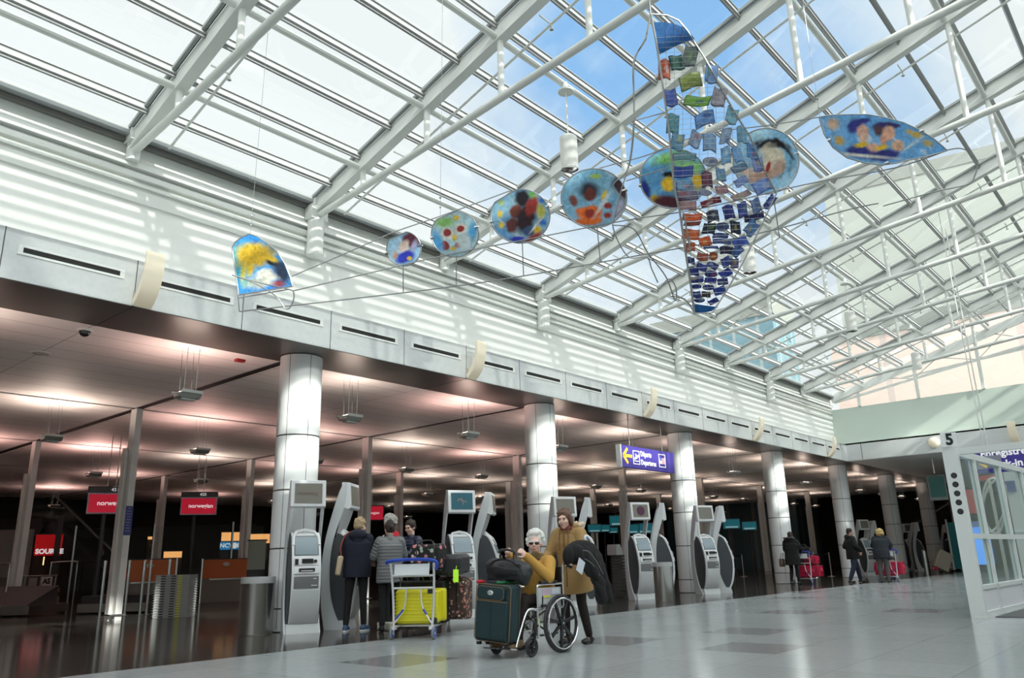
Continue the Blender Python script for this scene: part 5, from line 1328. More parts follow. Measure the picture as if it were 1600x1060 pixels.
    # hair
    if hair:
        h = MB(); rr = random.Random(len(lab)*7)
        if hair_style in ('short', 'bob', 'bun'):
            h.ell(hp(0, -.022, .042), V((.086, .100, .092))*k, HR, 20, 14); h.ell(hp(0, -.05, -.005), V((.078, .066, .072))*k, HR, 16, 10)
            for i in range(26):
                a = rr.uniform(0, 2*PI); e_ = rr.uniform(.0, 1.4); h.ell(hp(.084*math.cos(a)*math.cos(e_), -.025+.088*math.sin(a)*math.cos(e_), .045+.09*math.sin(e_)), rr.uniform(.012, .02)*k, None, 8, 6)
            for s in (-1, 1): h.ell(hp(s*.072, .0, .040), V((.018, .030, .042))*k, HR)
            if hair_style == 'bob':
                for s in (-1, 1): h.ell(hp(s*.084, -.022, -.02), V((.022, .050, .070))*k, HR); 
                h.ell(hp(.02, .040, .090), V((.058, .040, .022))*k, HR); h.ell(hp(.035, .066, .070), V((.030, .018, .016))*k, HR); h.ell(hp(0, -.06, -.045), V((.08, .045, .06))*k, HR)
            if hair_style == 'bun': h.ell(hp(0, -.115, .01), .038*k)
        elif hair_style == 'curly':
            for i in range(190):
                a = rr.uniform(0, 2*PI); e_ = rr.uniform(-.55, 1.5); x, y, z = math.cos(a)*math.cos(e_), math.sin(a)*math.cos(e_), math.sin(e_)
                if y > .35 and z < .48: continue
                if y > .75 and z < .62: continue
                h.ell(hp(.098*x, -.02+.106*y, .050+.110*z), rr.uniform(.014, .028)*k, None, 8, 6)
            h.ell(hp(0, -.025, .05), V((.088, .095, .09))*k, HR)
        elif hair_style == 'fur_hood':
            for i in range(120):
                a = rr.uniform(0, 2*PI); e_ = rr.uniform(-.9, 1.5); x, y, z = math.cos(a)*math.cos(e_), math.sin(a)*math.cos(e_), math.sin(e_)
                if y > .5: continue
                h.ell(hp(.11*x, -.01+.11*y, .02+.12*z), rr.uniform(.02, .034)*k, None, 8, 6)
            h.ell(hp(0, -.03, .02), V((.10, .10, .11))*k, HR)
        blob('hair', h, hair, body, .007 if vox < .012 else .009, 1)
    if face:
        e_ = MB()
        for s in (-1, 1): e_.ell(hp(s*.031, .081, .008), V((.013, .008, .0055))*k, HR, 10, 6)
        if face != 'shades': obj('eyes', e_, mat('eye_dark', (.03, .02, .015), .2), body)
        br_ = MB()
        for s in (-1, 1): br_.ell(hp(s*.032, .090, .028), V((.018, .006, .0035))*k, HR @ Matrix.Rotation(s*.12, 3, 'Y'), 10, 6)
        if face != 'shades': obj('eyebrows', br_, mat('brow', (.12, .07, .05), .8), body)
        lp = MB(); lp.ell(hp(0, .0965, -.053), V((.020, .005, .0045))*k, HR, 12, 6); lp.ell(hp(0, .0965, -.060), V((.016, .005, .0045))*k, HR, 12, 6)
        obj('lips', lp, mat('lips', (.42, .13, .12), .5), body)
    body['_j'] = 0; del body['_j']
    return body, J, hp, HR, co, k

def heading(vx, vy): return math.atan2(vy, vx)-PI/2      # local +y looks along (vx, vy)
M_navy = mat('navy_cloth', (.009, .011, .026), .85, bump=.15, nscale=60)
M_blackc = mat('black_cloth', (.007, .007, .008), .85, bump=.1, nscale=60)
M_must = mat('mustard_wool', (.54, .30, .065), .9, noise=.06, nscale=30, bump=.2)
M_parka = mat('tan_parka', (.40, .25, .095), .75, noise=.06, nscale=10, bump=.15)
M_greyp = mat('grey_puffer', (.15, .155, .16), .45, bump=.1, nscale=20)
M_navyp = mat('navy_puffer', (.018, .025, .055), .38)
M_brown = mat('dark_trousers', (.022, .016, .015), .85)
M_blond = mat('hair_blond', (.42, .30, .17), .7, noise=.3, nscale=60)
M_dkhair = mat('hair_dark', (.03, .018, .014), .6, noise=.3, nscale=60)
M_brhair = mat('hair_brown', (.13, .065, .040), .6, noise=.4, nscale=70)
M_grhair = mat('hair_grey', (.40, .37, .34), .8, noise=.25, nscale=60)
M_whhair = mat('hair_white', (.78, .77, .74), .8, noise=.15, nscale=60)
M_fur = mat('fur', (.70, .58, .42), .95, noise=.2, nscale=80)
M_furg = mat('fur_gold', (.55, .40, .16), .95, noise=.3, nscale=80)
M_sneak = mat('sneaker_blue', (.04, .08, .17), .7)
M_sole = mat('sole_white', (.75, .76, .76), .5)
M_shoe_tan = mat('shoe_tan', (.28, .18, .09), .5)
M_red = mat('red_cloth', (.55, .012, .025), .7)

# --- group at the second kiosk
lady, J, hp, HR, co, k = person('person from behind in navy jacket, black trousers and blue sneakers with beige shoulder bag', (8.03, 10.30), heading(.62, .78), 1.73,
    dict(hy=-.75, hp=-.18, head=(.03, .05, 1.555), er=(.22, .14, 1.15), wr=(.10, .33, 1.10), el=(-.22, .05, 1.12), wl=(-.16, .25, 1.02), kl=(-.12, .02, .49), al=(-.15, -.01, .085), ar=(.12, -.02, .085), tr=(.5, .9, 0), tl=(.2, 1, 0)),
    coat=(M_navy, 'jacket'), coat_len=.78, coat_w=1.30, legs=M_blackc, shoes=M_sneak, shoe_sole=M_sole, hair=M_blond, vox=.009, skin=M_skinp, leg_r=.95, hood=(M_navy, None))
M_bagb = mat('bag_beige', (.52, .42, .29), .6)
t = thing('shoulder_bag', 'beige shoulder bag with red strap at the hip of the person in the navy jacket', 'bag', (8.03, 10.30, 0), heading(.62, .78))
bg_ = MB().box((-.275, -.02, .98), (.09, .26, .30), Matrix.Rotation(R_(8), 3, 'Y')); obj('pouch', bg_, M_bagb, t, bevel=.03)
obj('strap', MB().tube(smooth_pts([V((-.25, -.10, 1.12)), V((-.262, -.10, 1.25)), V((-.21, -.07, 1.42)), V((-.12, .0, 1.492)), V((-.18, .09, 1.40)), V((-.27, .11, 1.2)), V((-.27, .08, 1.10))], 5), .012, 6), mat('strap_red', (.30, .07, .04), .6), t)
grey, J, hp, HR, co, k = person('person from behind in grey quilted jacket and black trousers, dark hair in a bun', (8.20, 9.72), heading(.55, .83), 1.66,
    dict(hy=.1, hp=-.25, el=(-.24, .06, 1.12), wl=(-.14, .28, 1.12), er=(.23, .10, 1.12), wr=(.12, .30, 1.10), head=(.0, .05, 1.54)), coat=(M_greyp, 'quilted_jacket'), coat_len=.72, coat_w=1.26, puff=13, legs=M_blackc, shoes=M_blackc, hair=M_dkhair, hair_style='bun', vox=.009, skin=M_skin)
man, J, hp, HR, co, k = person('person in glasses and navy quilted jacket turned left towards the kiosk', (9.06, 10.20), heading(-.95, -.15), 1.70,
    dict(hp=-.22, er=(.22, .08, 1.12), wr=(.10, .30, 1.12), el=(-.23, .08, 1.12), wl=(-.08, .30, 1.14)), coat=(M_navyp, 'quilted_jacket'), coat_len=.80, coat_w=1.1, puff=12, legs=M_navy, shoes=M_blackc, hair=M_dkhair, vox=.009, face=True, skin=M_skinp)
gl = MB()
for s in (-1, 1): gl.tube([hp(s*.032+.022*math.cos(a), .102, .006+.017*math.sin(a)) for a in [2*PI*i/14 for i in range(14)]], .0022, 5, closed=True); gl.cyl(hp(s*.054, .10, .01), hp(s*.080, .0, .01), .0022, n=5)
obj('glasses', gl, M_blackp, man)
curly, J, hp, HR, co, k = person('person with curly grey hair and red scarf behind the grey quilted jacket', (8.55, 10.10), heading(-.2, .95), 1.73,
    dict(hp=-.2, head=(0, .04, 1.575), er=(.22, .12, 1.12), wr=(.10, .30, 1.08), el=(-.22, .12, 1.12), wl=(-.10, .30, 1.08)), coat=(M_blackc, 'coat'), coat_len=.72, coat_w=1.0, legs=M_blackc, shoes=M_blackc, hair=M_grhair, hair_style='curly', vox=.010)
s_ = MB(); s_.loft([(V((0, 0, 1.37))*k, .115, .11, V((1, 0, 0)), V((0, 1, 0))), (V((0, 0, 1.47))*k, .085, .085, V((1, 0, 0)), V((0, 1, 0)))]); s_.cone(V((.09, -.02, 1.46)), .05, V((.10, -.08, 1.30)), .055)
blob('scarf', s_, M_red, curly, .009)
# --- the seated woman and the woman behind the wheelchair; the chair looks along -x
WC = V((7.16, 5.92, 0)); WR = heading(-1, 0.0)
seat_z = .52
old, J, hp, HR, co, k = person('person with curly white hair and white sunglasses in a mustard jacket, seated in the wheelchair', (WC.x+.04, WC.y, 0), WR, 1.68,
    dict(pel=(0, .0, .57), chest=(.0, -.02, .85), neck=(0, .01, 1.035), head=(0.0, .045, 1.172), hy=.55, hp=.0, sl=(-.18, 0, .98), sr=(.18, 0, .98), el=(-.26, .14, .80), wl=(-.13, .36, 1.03), er=(.25, .16, .80), wr=(.10, .38, 1.04),
         hl=(-.09, .05, .55), kl=(-.11, .42, .55), al=(-.11, .52, .17), hr_=(.09, .05, .55), kr=(.11, .42, .55), ar=(.10, .52, .17), tl=(-.1, 1, 0), tr=(.1, 1, 0)),
    coat=(M_must, 'jacket'), coat_w=1.18, legs=M_brown, shoes=M_shoe_tan, hair=M_whhair, hair_style='curly', skin=M_skinp, seated=True, vox=.0085, face='shades', fl=(.1, .5, .45), fr=(-.1, .5, .45), curl=(1.0, 1.0), palm=((.7, 0, -.2), (-.7, 0, -.2)), flare=.02)
sg = MB()
for s in (-1, 1): sg.ell(hp(s*.034, .094, .008), V((.028, .008, .017))*k, HR, 14, 8)
obj('sunglass_lenses', sg, mat('lens_dark', (.06, .025, .03), .1), old)
sf = MB(); sf.box(hp(0, .094, .0265), (.15, .016, .012), HR)
for s in (-1, 1): sf.box(hp(s*.072, .088, .016), (.016, .018, .030), HR); sf.bar(hp(s*.078, .085, .022), hp(s*.084, -.005, .015), .006, .010, up=HR @ V((0, 0, 1)))
sf.box(hp(0, .101, .012), (.012, .010, .02), HR)
obj('sunglass_frame', sf, mat('frame_white', (.85, .82, .80), .3), old, smooth=0)
sc_ = MB(); sc_.loft([(V((0, .015, .98)), .10, .09, V((1, 0, 0)), V((0, 1, 0))), (V((0, .03, 1.055)), .075, .075, V((1, 0, 0)), V((0, 1, 0)))]); sc_.cone(V((-.03, .09, 1.05)), .04, V((.02, .13, .90)), .03)
blob('neck_scarf', sc_, mat('scarf_olive', (.16, .11, .05), .9, noise=.4, nscale=40), old, .009)
obj('badge', MB().box((.04, .165, .80), (.075, .012, .11)).cyl((.03, .16, .86), (.0, .10, 1.02), .004), mat('badge_lime', (.55, .62, .06), .5), old, smooth=0)

mum, J, hp, HR, co, k = person('standing person with brown hair in a tan fur hooded parka holding the wheelchair handles', (8.00, 6.03), WR+.12, 1.66,
    dict(pel=(0, -.02, .92), chest=(0, .04, 1.20), neck=(0, .10, 1.37), head=(.0, .16, 1.488), hy=.15, hp=-.14, hr=.08, sl=(-.18, .07, 1.32), sr=(.18, .07, 1.32), el=(-.27, .13, 1.06), wl=(-.22, .36, .98), er=(.27, .13, 1.06), wr=(.22, .36, .98),
         kl=(-.10, .0, .49), al=(-.12, -.12, .09), kr=(.10, .06, .49), ar=(.12, .02, .09)),
    coat=(M_parka, 'parka'), coat_len=.62, coat_w=1.28, flare=.03, legs=M_brown, shoes=mat('boot_black', (.02, .018, .018), .35), hair=M_brhair, hair_style='bob', skin=M_skinp, vox=.0085, face=True, hood=(M_parka, M_fur), collar=.03,
    fl=(0, .9, -.3), fr=(0, .9, -.3), curl=(1.1, 1.1), palm=((0, 0, -1), (0, 0, -1)))
ps = MB(); ps.cyl((-.275, .085, 1.235), (-.262, .08, 1.237), .042, n=20).xf(Matrix.Identity(4))
pt = obj('arm_patch', MB().ell((-.258, .10, 1.22), (.018, .042, .042), None, 16, 8), mat('patch_white', (.78, .80, .84), .6), mum)
obj('patch_emblem', MB().ell((-.268, .098, 1.22), (.012, .026, .026), None, 14, 8), mat('patch_blue', (.10, .20, .48), .6), pt)
zp = MB(); zp.tube([V((0, .19, 1.27)), V((0, .198, 1.15)), V((0, .18, 1.0)), V((0, .155, .8)), V((0, .16, .66))], .008, 6); obj('zip', zp, mat('zip_brown', (.20, .11, .05), .5), mum)
dc = MB()
for s in (-.06, .06): dc.tube([V((s, .175, 1.33)), V((s*1.1, .20, 1.22)), V((s, .203, 1.08))], .006, 6)
obj('drawstring', dc, mat('cord_brown', (.22, .10, .06), .6), mum)
sc_ = MB(); sc_.loft([(V((0, .12, 1.33)), .085, .08, V((1, 0, 0)), V((0, 1, 0))), (V((0, .125, 1.39)), .065, .065, V((1, 0, 0)), V((0, 1, 0)))]); blob('neck_scarf', sc_, mat('scarf_wine', (.20, .05, .05), .9), mum, .009)
# black jacket hung over her arm / the chair handle
t = thing('folded_jacket', 'black jacket with pale stitching draped over the wheelchair handle', 'jacket', (7.62, 5.60, 0), WR)
j_ = MB(); rr = random.Random(2)
cl_ = smooth_pts([V((.02, .22, 1.06)), V((-.02, .12, 1.11)), V((-.06, -.01, 1.05)), V((-.10, -.12, .90)), V((-.12, -.19, .74)), V((-.11, -.20, .64))], 5)
for i, c_ in enumerate(cl_):
    f = i/(len(cl_)-1); wd = .10+.09*math.sin(PI*min(1, f*1.15)); 
    j_.ell(c_, (.035+.02*math.sin(i*1.9), wd, .075), Matrix.Rotation(-.9*f-.1, 3, 'X'), 12, 8)
    for q in (-1, 1):
        j_.ell(c_+V((-.02+.02*math.sin(i*2.3+q), q*.06+.02*math.sin(i), -.05-.05*f)), (.04, .06, .10), Matrix.Rotation(-.8*f, 3, 'X'), 10, 7)
j_.ell((-.06, .10, 1.00), (.05, .10, .13)); j_.ell((-.08, -.02, .92), (.05, .12, .15)); j_.ell((-.10, -.10, .82), (.05, .10, .15)); j_.ell((-.10, -.17, .72), (.05, .09, .12))
blob('cloth', j_, M_blackc, t, .009, 4)
st = MB(); st.tube(smooth_pts([V((-.09, .17, 1.07)), V((-.135, .06, 1.06)), V((-.165, -.04, .95)), V((-.185, -.14, .80))], 5), .0025, 5); st.tube(smooth_pts([V((-.12, .12, .98)), V((-.15, .02, .92)), V((-.17, -.08, .80)), V((-.18, -.15, .68))], 5), .0025, 5)
obj('stitching', st, mat('stitch', (.35, .35, .34), .7), t)
obj('paper_tag', MB().box((-.115, .20, .90), (.006, .12, .15), Matrix.Rotation(.5, 3, 'X')), mat('paper', (.62, .66, .74), .6), t, smooth=0)

# --- people further down the hall
def ft(px, py): p = at(px, py, 'z', 0); return (p.x, p.y)
w1, J, hp, HR, co, k = person('person from behind in long black padded coat pushing a cart of red bags', ft(1243, 914), heading(.98, .06), 1.70,
    dict(hp=-.25, er=(.25, .16, 1.12), wr=(.17, .42, 1.03), el=(-.25, .16, 1.12), wl=(-.17, .42, 1.03), head=(0, .05, 1.55), kl=(-.09, .06, .49), al=(-.10, -.05, .09), ar=(.11, .08, .09)), coat=(M_blackc, 'padded_coat'), coat_len=.62, coat_w=1.5, puff=12, legs=M_blackc, shoes=M_blackp, hair=M_dkhair, vox=.013, hood=(M_blackc, mat('fur_grey', (.10, .095, .09), .95)))
t = thing('handbag', 'brown handbag hanging beside the person in the long padded coat', 'bag', (*ft(1243, 914), 0), heading(.98, .06))
obj('pouch', MB().box((-.36, .0, .70), (.12, .28, .26)), mat('bag_brown', (.13, .09, .07), .5), t, bevel=.03)
obj('strap', MB().tube([V((-.36, -.1, .83)), V((-.33, -.06, 1.0)), V((-.31, .06, 1.0)), V((-.36, .1, .83))], .01, 6), M_blackp, t)
person('dark haired person in black jacket and navy trousers striding right', ft(1338, 911), heading(.60, -.62), 1.76,
    dict(hy=-.55, hp=-.12, hl=(-.09, 0, .90), kl=(-.11, .16, .50), al=(-.13, .22, .09), kr=(.11, -.06, .49), ar=(.13, -.24, .10), el=(-.25, -.10, 1.12), wl=(-.19, .10, .99), er=(.25, .02, 1.12), wr=(.2, .2, .98)),
    coat=(M_blackc, 'jacket'), coat_len=.72, coat_w=1.42, leg_r=1.25, legs=mat('navy_trousers', (.018, .024, .05), .8), shoes=M_blackp, hair=M_dkhair, vox=.012, face=True, hood=(M_blackc, None))
person('person in dark coat with golden fur hood and grey trousers pushing a luggage cart', ft(1384, 911), heading(.9, .1), 1.76,
    dict(hp=-.45, chest=(0, .06, 1.2), neck=(0, .12, 1.38), head=(0, .18, 1.49), sl=(-.175, .09, 1.33), sr=(.175, .09, 1.33), el=(-.25, .22, 1.12), wl=(-.18, .45, 1.03), er=(.25, .22, 1.12), wr=(.18, .45, 1.03)),
    coat=(mat('slate_cloth', (.02, .026, .034), .85), 'coat'), coat_len=.70, coat_w=1.5, leg_r=1.25, legs=mat('grey_trousers', (.085, .08, .078), .85), shoes=mat('boot_dark', (.04, .035, .03), .5), hair=M_furg, hair_style='fur_hood', vox=.012)
fx_, fy_ = ft(1494, 893)
person('distant person in black fur hooded coat beside the beige suitcase', (fx_, fy_), heading(.5, .8), 1.68, dict(hp=-.3), coat=(M_blackc, 'coat'), coat_len=.55, coat_w=1.3, legs=M_blackc, shoes=M_blackc, hair=M_dkhair, vox=.016, hood=(M_blackc, M_fur))

# ================================================================== WHEELCHAIR
M_al = mat('chair_chrome', (.78, .78, .80), .18, 1)
wc = thing('wheelchair', 'chrome wheelchair with black seven spoke wheels carrying the seated person', 'wheelchair', WC, WR)
# local: +y forward, x sideways. rear axle y=-.05
def wheel(name, c, R, w_, spokes, hub, rim_m=None, parent=wc, tyre=.018):
    x, y, z = c
    o = obj(name, MB().tube([(x, y+(R-tyre)*math.cos(a), z+(R-tyre)*math.sin(a)) for a in [2*PI*i/48 for i in range(48)]], tyre, 10, closed=True), M_rubber, parent)
    s_ = MB()
    s_.tube([(x, y+(R-.04)*math.cos(a), z+(R-.04)*math.sin(a)) for a in [2*PI*i/40 for i in range(40)]], .014, 6, closed=True)
    for i in range(spokes):
        a = 2*PI*i/spokes+.25; d = V((0, math.cos(a), math.sin(a))); pr = V((1, 0, 0))
        s_.bar(V(c)+d*hub*.7, V(c)+d*(R-.04), .022, .030 if R > .2 else .014, up=V((0, -math.sin(a), math.cos(a))))
    s_.cyl((x-.03, y, z), (x+.03, y, z), hub, n=18)
    obj('spokes', s_, M_blackp, o, smooth=0)
    obj('hub_cap', MB().cyl((x-.036, y, z), (x+.036, y, z), hub*.3, n=12), M_al, o)
    return o
RW = .305
for s in (-1, 1):
    o = wheel('rear_wheel', (s*.29, -.05, RW), RW, .03, 7, .038)
    obj('push_rim', MB().tube([(s*.325, -.05+.262*math.cos(a), RW+.262*math.sin(a)) for a in [2*PI*i/44 for i in range(44)]], .010, 8, closed=True), M_al, o)
    wheel('caster_wheel', (s*.25, .42, .10), .10, .03, 6, .022, tyre=.014)
    f_ = MB()
    f_.tube(smooth_pts([V((s*.245, -.27, .90)), V((s*.245, -.20, .925)), V((s*.245, -.17, .86)), V((s*.245, -.16, .50)), V((s*.245, -.16, .16))], 5), .0125, 10)
    f_.tube(smooth_pts([V((s*.245, .30, .17)), V((s*.245, .30, .48)), V((s*.245, .30, .66)), V((s*.245, .26, .715)), V((s*.245, .0, .72)), V((s*.245, -.16, .72))], 5), .0125, 10)
    f_.cyl((s*.245, -.16, .47), (s*.245, .33, .47), .0125, n=10); f_.cyl((s*.245, -.16, .20), (s*.245, .30, .20), .0125, n=10)
    obj('side_frame', f_, M_al, wc)
    c_ = MB(); c_.cyl((s*.25, .36, .22), (s*.25, .36, .34), .016, n=10); c_.bar((s*.25, .36, .23), (s*.25, .42, .10), .05, .02); c_.cyl((s*.245, .30, .30), (s*.25, .36, .32), .014, n=8)
    obj('caster_fork', c_, M_blackp, wc)
    h_ = MB(); h_.tube(smooth_pts([V((s*.24, .31, .46)), V((s*.235, .40, .475)), V((s*.225, .47, .43)), V((s*.20, .56, .22)), V((s*.19, .60, .11))], 6), .0125, 10)
    obj('footrest_hanger', h_, M_al, wc)
    obj('foot_plate', MB().box((s*.105, .61, .088), (.17, .17, .014), Matrix.Rotation(.12, 3, 'X')), M_al, wc, smooth=0)
    obj('armrest', MB().box((s*.245, .10, .742), (.055, .28, .032)), M_blackp, wc, bevel=.01)
    obj('push_handle', MB().cyl((s*.245, -.34, .89), (s*.245, -.24, .915), .018, n=12), M_blackp, wc)
    obj('skirt_guard', MB().box((s*.243, .08, .585), (.005, .40, .20)), mat('guard_clear', (.55, .56, .57), .2), wc, smooth=0)
    obj('brake', MB().cyl((s*.27, .24, .52), (s*.30, .27, .60), .008).box((s*.27, .22, .50), (.03, .06, .03)), M_blackp, wc)
obj('seat_sling', MB().box((0, .08, .485), (.47, .44, .02)), M_blackp, wc, bevel=.006)
obj('back_sling', MB().box((0, -.165, .70), (.47, .018, .40)), M_blackp, wc, bevel=.006)
x_ = MB(); x_.cyl((-.23, .1, .21), (.23, .1, .46), .011, n=8); x_.cyl((.23, .1, .21), (-.23, .1, .46), .011, n=8); x_.cyl((-.29, -.05, RW), (.29, -.05, RW), .012); obj('cross_brace', x_, M_al, wc)
lb = MB().box((-.2485+0, .10, .62), (.004, .15, .085)); nl = obj('side_label', MB().box((-.2475, .14, .625), (.004, .14, .09)), mat('tag_pinkish', (.55, .42, .52), .5), wc, smooth=0)
obj('side_label', MB().box((-.2475, -.02, .64), (.004, .13, .06)), mat('paper'), wc, smooth=0)
obj('label_yellow', MB().box((-.2505, .14, .592), (.003, .13, .02)), mat('label_yellow'), nl, smooth=0)
obj('tag_lime', MB().box((-.252, .29, .33), (.004, .022, .085)), mat('lime', (.6, .8, .1), .4, emit=(.5, .8, .05), estr=.15), wc, smooth=0)

# ================================================================== LUGGAGE IN FRONT OF THE WHEELCHAIR
M_gs = mat('suitcase_green', (.010, .034, .040), .7, noise=.15, nscale=120, bump=.2)
M_gsb = mat('suitcase_edge', (.012, .022, .028), .7)
M_pip = mat('piping_brown', (.20, .12, .06), .6)
sx_, sy_ = 6.47, 6.06
sc = thing('suitcase', 'dark green fabric suitcase with brown piping standing on the wheelchair footrest', 'suitcase', (6.50, 5.95, .155), heading(1, .18))
# local: front faces -y (towards the camera side), x sideways
rt = Matrix.Rotation(R_(5), 3, 'Y')
def sb(c, d): return MB().box(rt @ V(c), d, rt)
obj('shell', sb((0, 0, .30), (.44, .22, .58)), M_gs, sc, bevel=.035)
obj('side_band', sb((0, .06, .30), (.452, .06, .592)), M_gsb, sc, bevel=.03)
pp = obj('front_pocket', sb((-.0, -.125, .235), (.39, .04, .40)), M_gs, sc, bevel=.02)
obj('top_flap', sb((-.02, -.125, .50), (.34, .045, .14)), M_gs, sc, bevel=.02)
def loop(x0, z0, x1, z1, y, r=.005):
    P = [(x0, z0+.03), (x0, z1-.03), (x0+.03, z1), (x1-.03, z1), (x1, z1-.03), (x1, z0+.03), (x1-.03, z0), (x0+.03, z0)]
    return MB().tube([rt @ V((a, y, b)) for a, b in P], r, 6, closed=True)
obj('piping', loop(-.215, .015, .215, .585, -.112), M_pip, sc); obj('piping', loop(-.215, .015, .215, .585, .085), M_pip, sc)
obj('zip', MB().tube([rt @ V((-.19, -.148, .42)), rt @ V((.19, -.148, .42))], .005, 6), M_pip, sc)
obj('flap_piping', loop(-.185, .435, .145, .565, -.148, .003), M_pip, sc)
obj('badge', MB().ell(rt @ V((-.02, -.150, .505)), (.038, .006, .026), rt, 16, 8), mat('badge_silver', (.7, .7, .7), .3, .8), sc)
obj('seam', MB().tube([rt @ V((0, -.147, .44)), rt @ V((0, -.147, .06))], .003, 5), M_gsb, sc)
h_ = MB(); 
for s in (-.085, .085): h_.cyl(rt @ V((s, .12, .60)), rt @ V((s, .12, .93)), .009)
obj('pull_handle', h_, M_blackp, sc)
obj('handle_grip', MB().tube(smooth_pts([rt @ V((-.095, .12, .90)), rt @ V((-.085, .12, .935)), rt @ V((0, .12, .945)), rt @ V((.085, .12, .935)), rt @ V((.095, .12, .90))], 4), .014, 8), M_blackp, sc)
for s in (-.17, .17):
    obj('wheel', MB().cyl(rt @ V((s-.012, .09, -.02)), rt @ V((s+.012, .09, -.02)), .03, n=14), M_rubber, sc)
    obj('foot', MB().box(rt @ V((s, -.08, -.015)), (.04, .04, .03)), M_blackp, sc, smooth=0)
bag = thing('travel_bag', 'soft black travel bag lying on top of the green suitcase', 'bag', (6.66, 5.90, .765), heading(1, .18))
b_ = MB()
b_.ell((0, 0, .115), (.27, .14, .125), None, 22, 14)
b_.box((0, 0, .10), (.42, .22, .17)); b_.ell((-.14, -.02, .16), (.13, .13, .09)); b_.ell((.15, 0, .10), (.14, .13, .11)); b_.ell((.21, -.04, .05), (.08, .08, .10))
blob('pouch', b_, mat('nylon_black', (.016, .017, .021), .45, bump=.35, nscale=14), bag, .010, 5)
obj('strap', MB().tube(smooth_pts([V((-.2, -.13, .10)), V((-.1, -.145, .21)), V((.06, -.13, .225)), V((.2, -.11, .14)), V((.25, -.10, .02))], 5), .012, 6, rb=.004), M_blackp, bag)
obj('flap_seam', MB().tube(smooth_pts([V((-.22, -.12, .15)), V((-.08, -.150, .16)), V((.08, -.150, .13)), V((.2, -.13, .12))], 5), .003, 5), mat('seam_grey', (.08, .08, .085), .5), bag)
rc = MB(); rc.ell((0, 0, .02), (.055, .035, .022)); rc.ell((.04, 0, .015), (.04, .03, .018)); rc.xf(Matrix.Translation((6.40, 6.08, .75)))
tag(blob('ribbon', rc, M_red, None, .006, 2), 'bright red cloth tied at the left top corner of the green suitcase', 'ribbon')
rc = MB()
for i in range(5): rc.ell((i*.05, -i*.012, .0), (.035, .03, .016))
rc.xf(Matrix.Translation((6.50, 5.90, .755)))
tag(blob('green_cloth', rc, mat('green_cloth', (.02, .20, .07), .7), None, .006, 2), 'crumpled green cloth between the suitcase and the black bag', 'cloth')

# ================================================================== LUGGAGE CARTS
M_cblue = mat('cart_blue', (.015, .06, .45), .4)
M_cgrey = mat('cart_silver', (.75, .75, .76), .35, .35)
def cart(lab, loc, rz, board=True):
    """local: handle frame at y=0, load bed runs to +y, x sideways"""
    t = thing('luggage_cart', lab, 'cart', loc, rz, None)
    for s in (-1, 1):
        obj('upright', MB().tube(smooth_pts([V((s*.27, -.02, .15)), V((s*.285, .0, .45)), V((s*.30, -.03, .80)), V((s*.31, -.07, .98))], 5), .017, 10), M_cgrey, t)
    obj('handle_bar', MB().tube(smooth_pts([V((-.36, -.09, .99)), V((-.30, -.115, 1.02)), V((0, -.12, 1.035)), V((.30, -.115, 1.02)), V((.36, -.09, .97)), V((.34, -.05, .90))], 5), .022, 10), M_cblue, t)
    c_ = MB(); c_.cyl((-.30, -.03, .82), (.30, -.03, .82), .015); c_.cyl((-.285, 0, .66), (.285, 0, .66), .015); obj('cross_bar', c_, M_cgrey, t)
    for s in (-1, 1):
        obj('inner_brace', MB().tube([V((s*.10, .0, .66)), V((s*.115, .0, .46)), V((s*.15, .0, .36))], .012, 8).tube([V((s*.15, 0, .36)), V((s*.27, -.02, .20))], .011, 8), M_cgrey, t)
        obj('brace_sleeve', MB().tube([V((s*.14, -.001, .385)), V((s*.235, -.015, .27))] if s < 0 else [V((s*.14, -.001, .385)), V((s*.19, -.008, .32))], .015, 8), M_cblue, t)
        f_ = MB(); f_.cyl((s*.27, -.01, .17), (s*.285, -.01, .07), .014); f_.box((s*.262, -.02, .15), (.05, .08, .04)); obj('fork', f_, M_cgrey, t)
        w_ = obj('wheel', MB().tube([(s*.295, -.02+.062*math.cos(a), .082+.062*math.sin(a)) for a in [2*PI*i/20 for i in range(20)]], .020, 8, closed=True), mat('wheel_grey', (.18, .20, .24), .6), t)
        obj('wheel_hub', MB().cyl((s*.295-.016, -.02, .082), (s*.295+.016, -.02, .082), .05, n=16), M_cblue, w_)
        obj('wheel_cap', MB().cyl((s*.295-.02, -.02, .082), (s*.295+.02, -.02, .082), .018, n=12), M_cgrey, w_)
    if board: obj('advert_board', MB().box((.0, -.075, .90), (.50, .012, .15), Matrix.Rotation(-.15, 3, 'X')), mat('board_pale', (.78, .82, .85), .4), t, bevel=.004)
    b_ = MB(); 
    for s in (-1, 1): b_.tube([V((s*.27, 0, .17)), V((s*.22, .5, .16)), V((s*.12, .95, .15))], .015, 8)
    for y in (.15, .35, .55, .75): b_.cyl((-.25+.1*y, y, .165), (.25-.1*y, y, .165), .010)
    obj('load_bed', b_, M_cgrey, t)
    bs = MB()
    for s in (-.22, -.11, 0, .11, .22): bs.cyl((s, .0, .82), (s, .14, .74), .008)
    bs.cyl((-.28, .14, .74), (.28, .14, .74), .012); obj('basket', bs, M_blackp, t)
    w_ = obj('wheel', MB().tube([(0, .93+.055*math.cos(a), .078+.055*math.sin(a)) for a in [2*PI*i/20 for i in range(20)]], .020, 8, closed=True), M_rubber, t)
    obj('wheel_hub', MB().cyl((-.018, .93, .078), (.018, .93, .078), .045, n=14), M_cblue, w_)
    obj('front_fork', MB().box((-.035, .93, .12), (.014, .10, .09)).box((.035, .93, .12), (.014, .10, .09)).box((0, .90, .165), (.30, .04, .03)), M_cblue, t, smooth=0)
    return t
CR = heading(.83, .46)
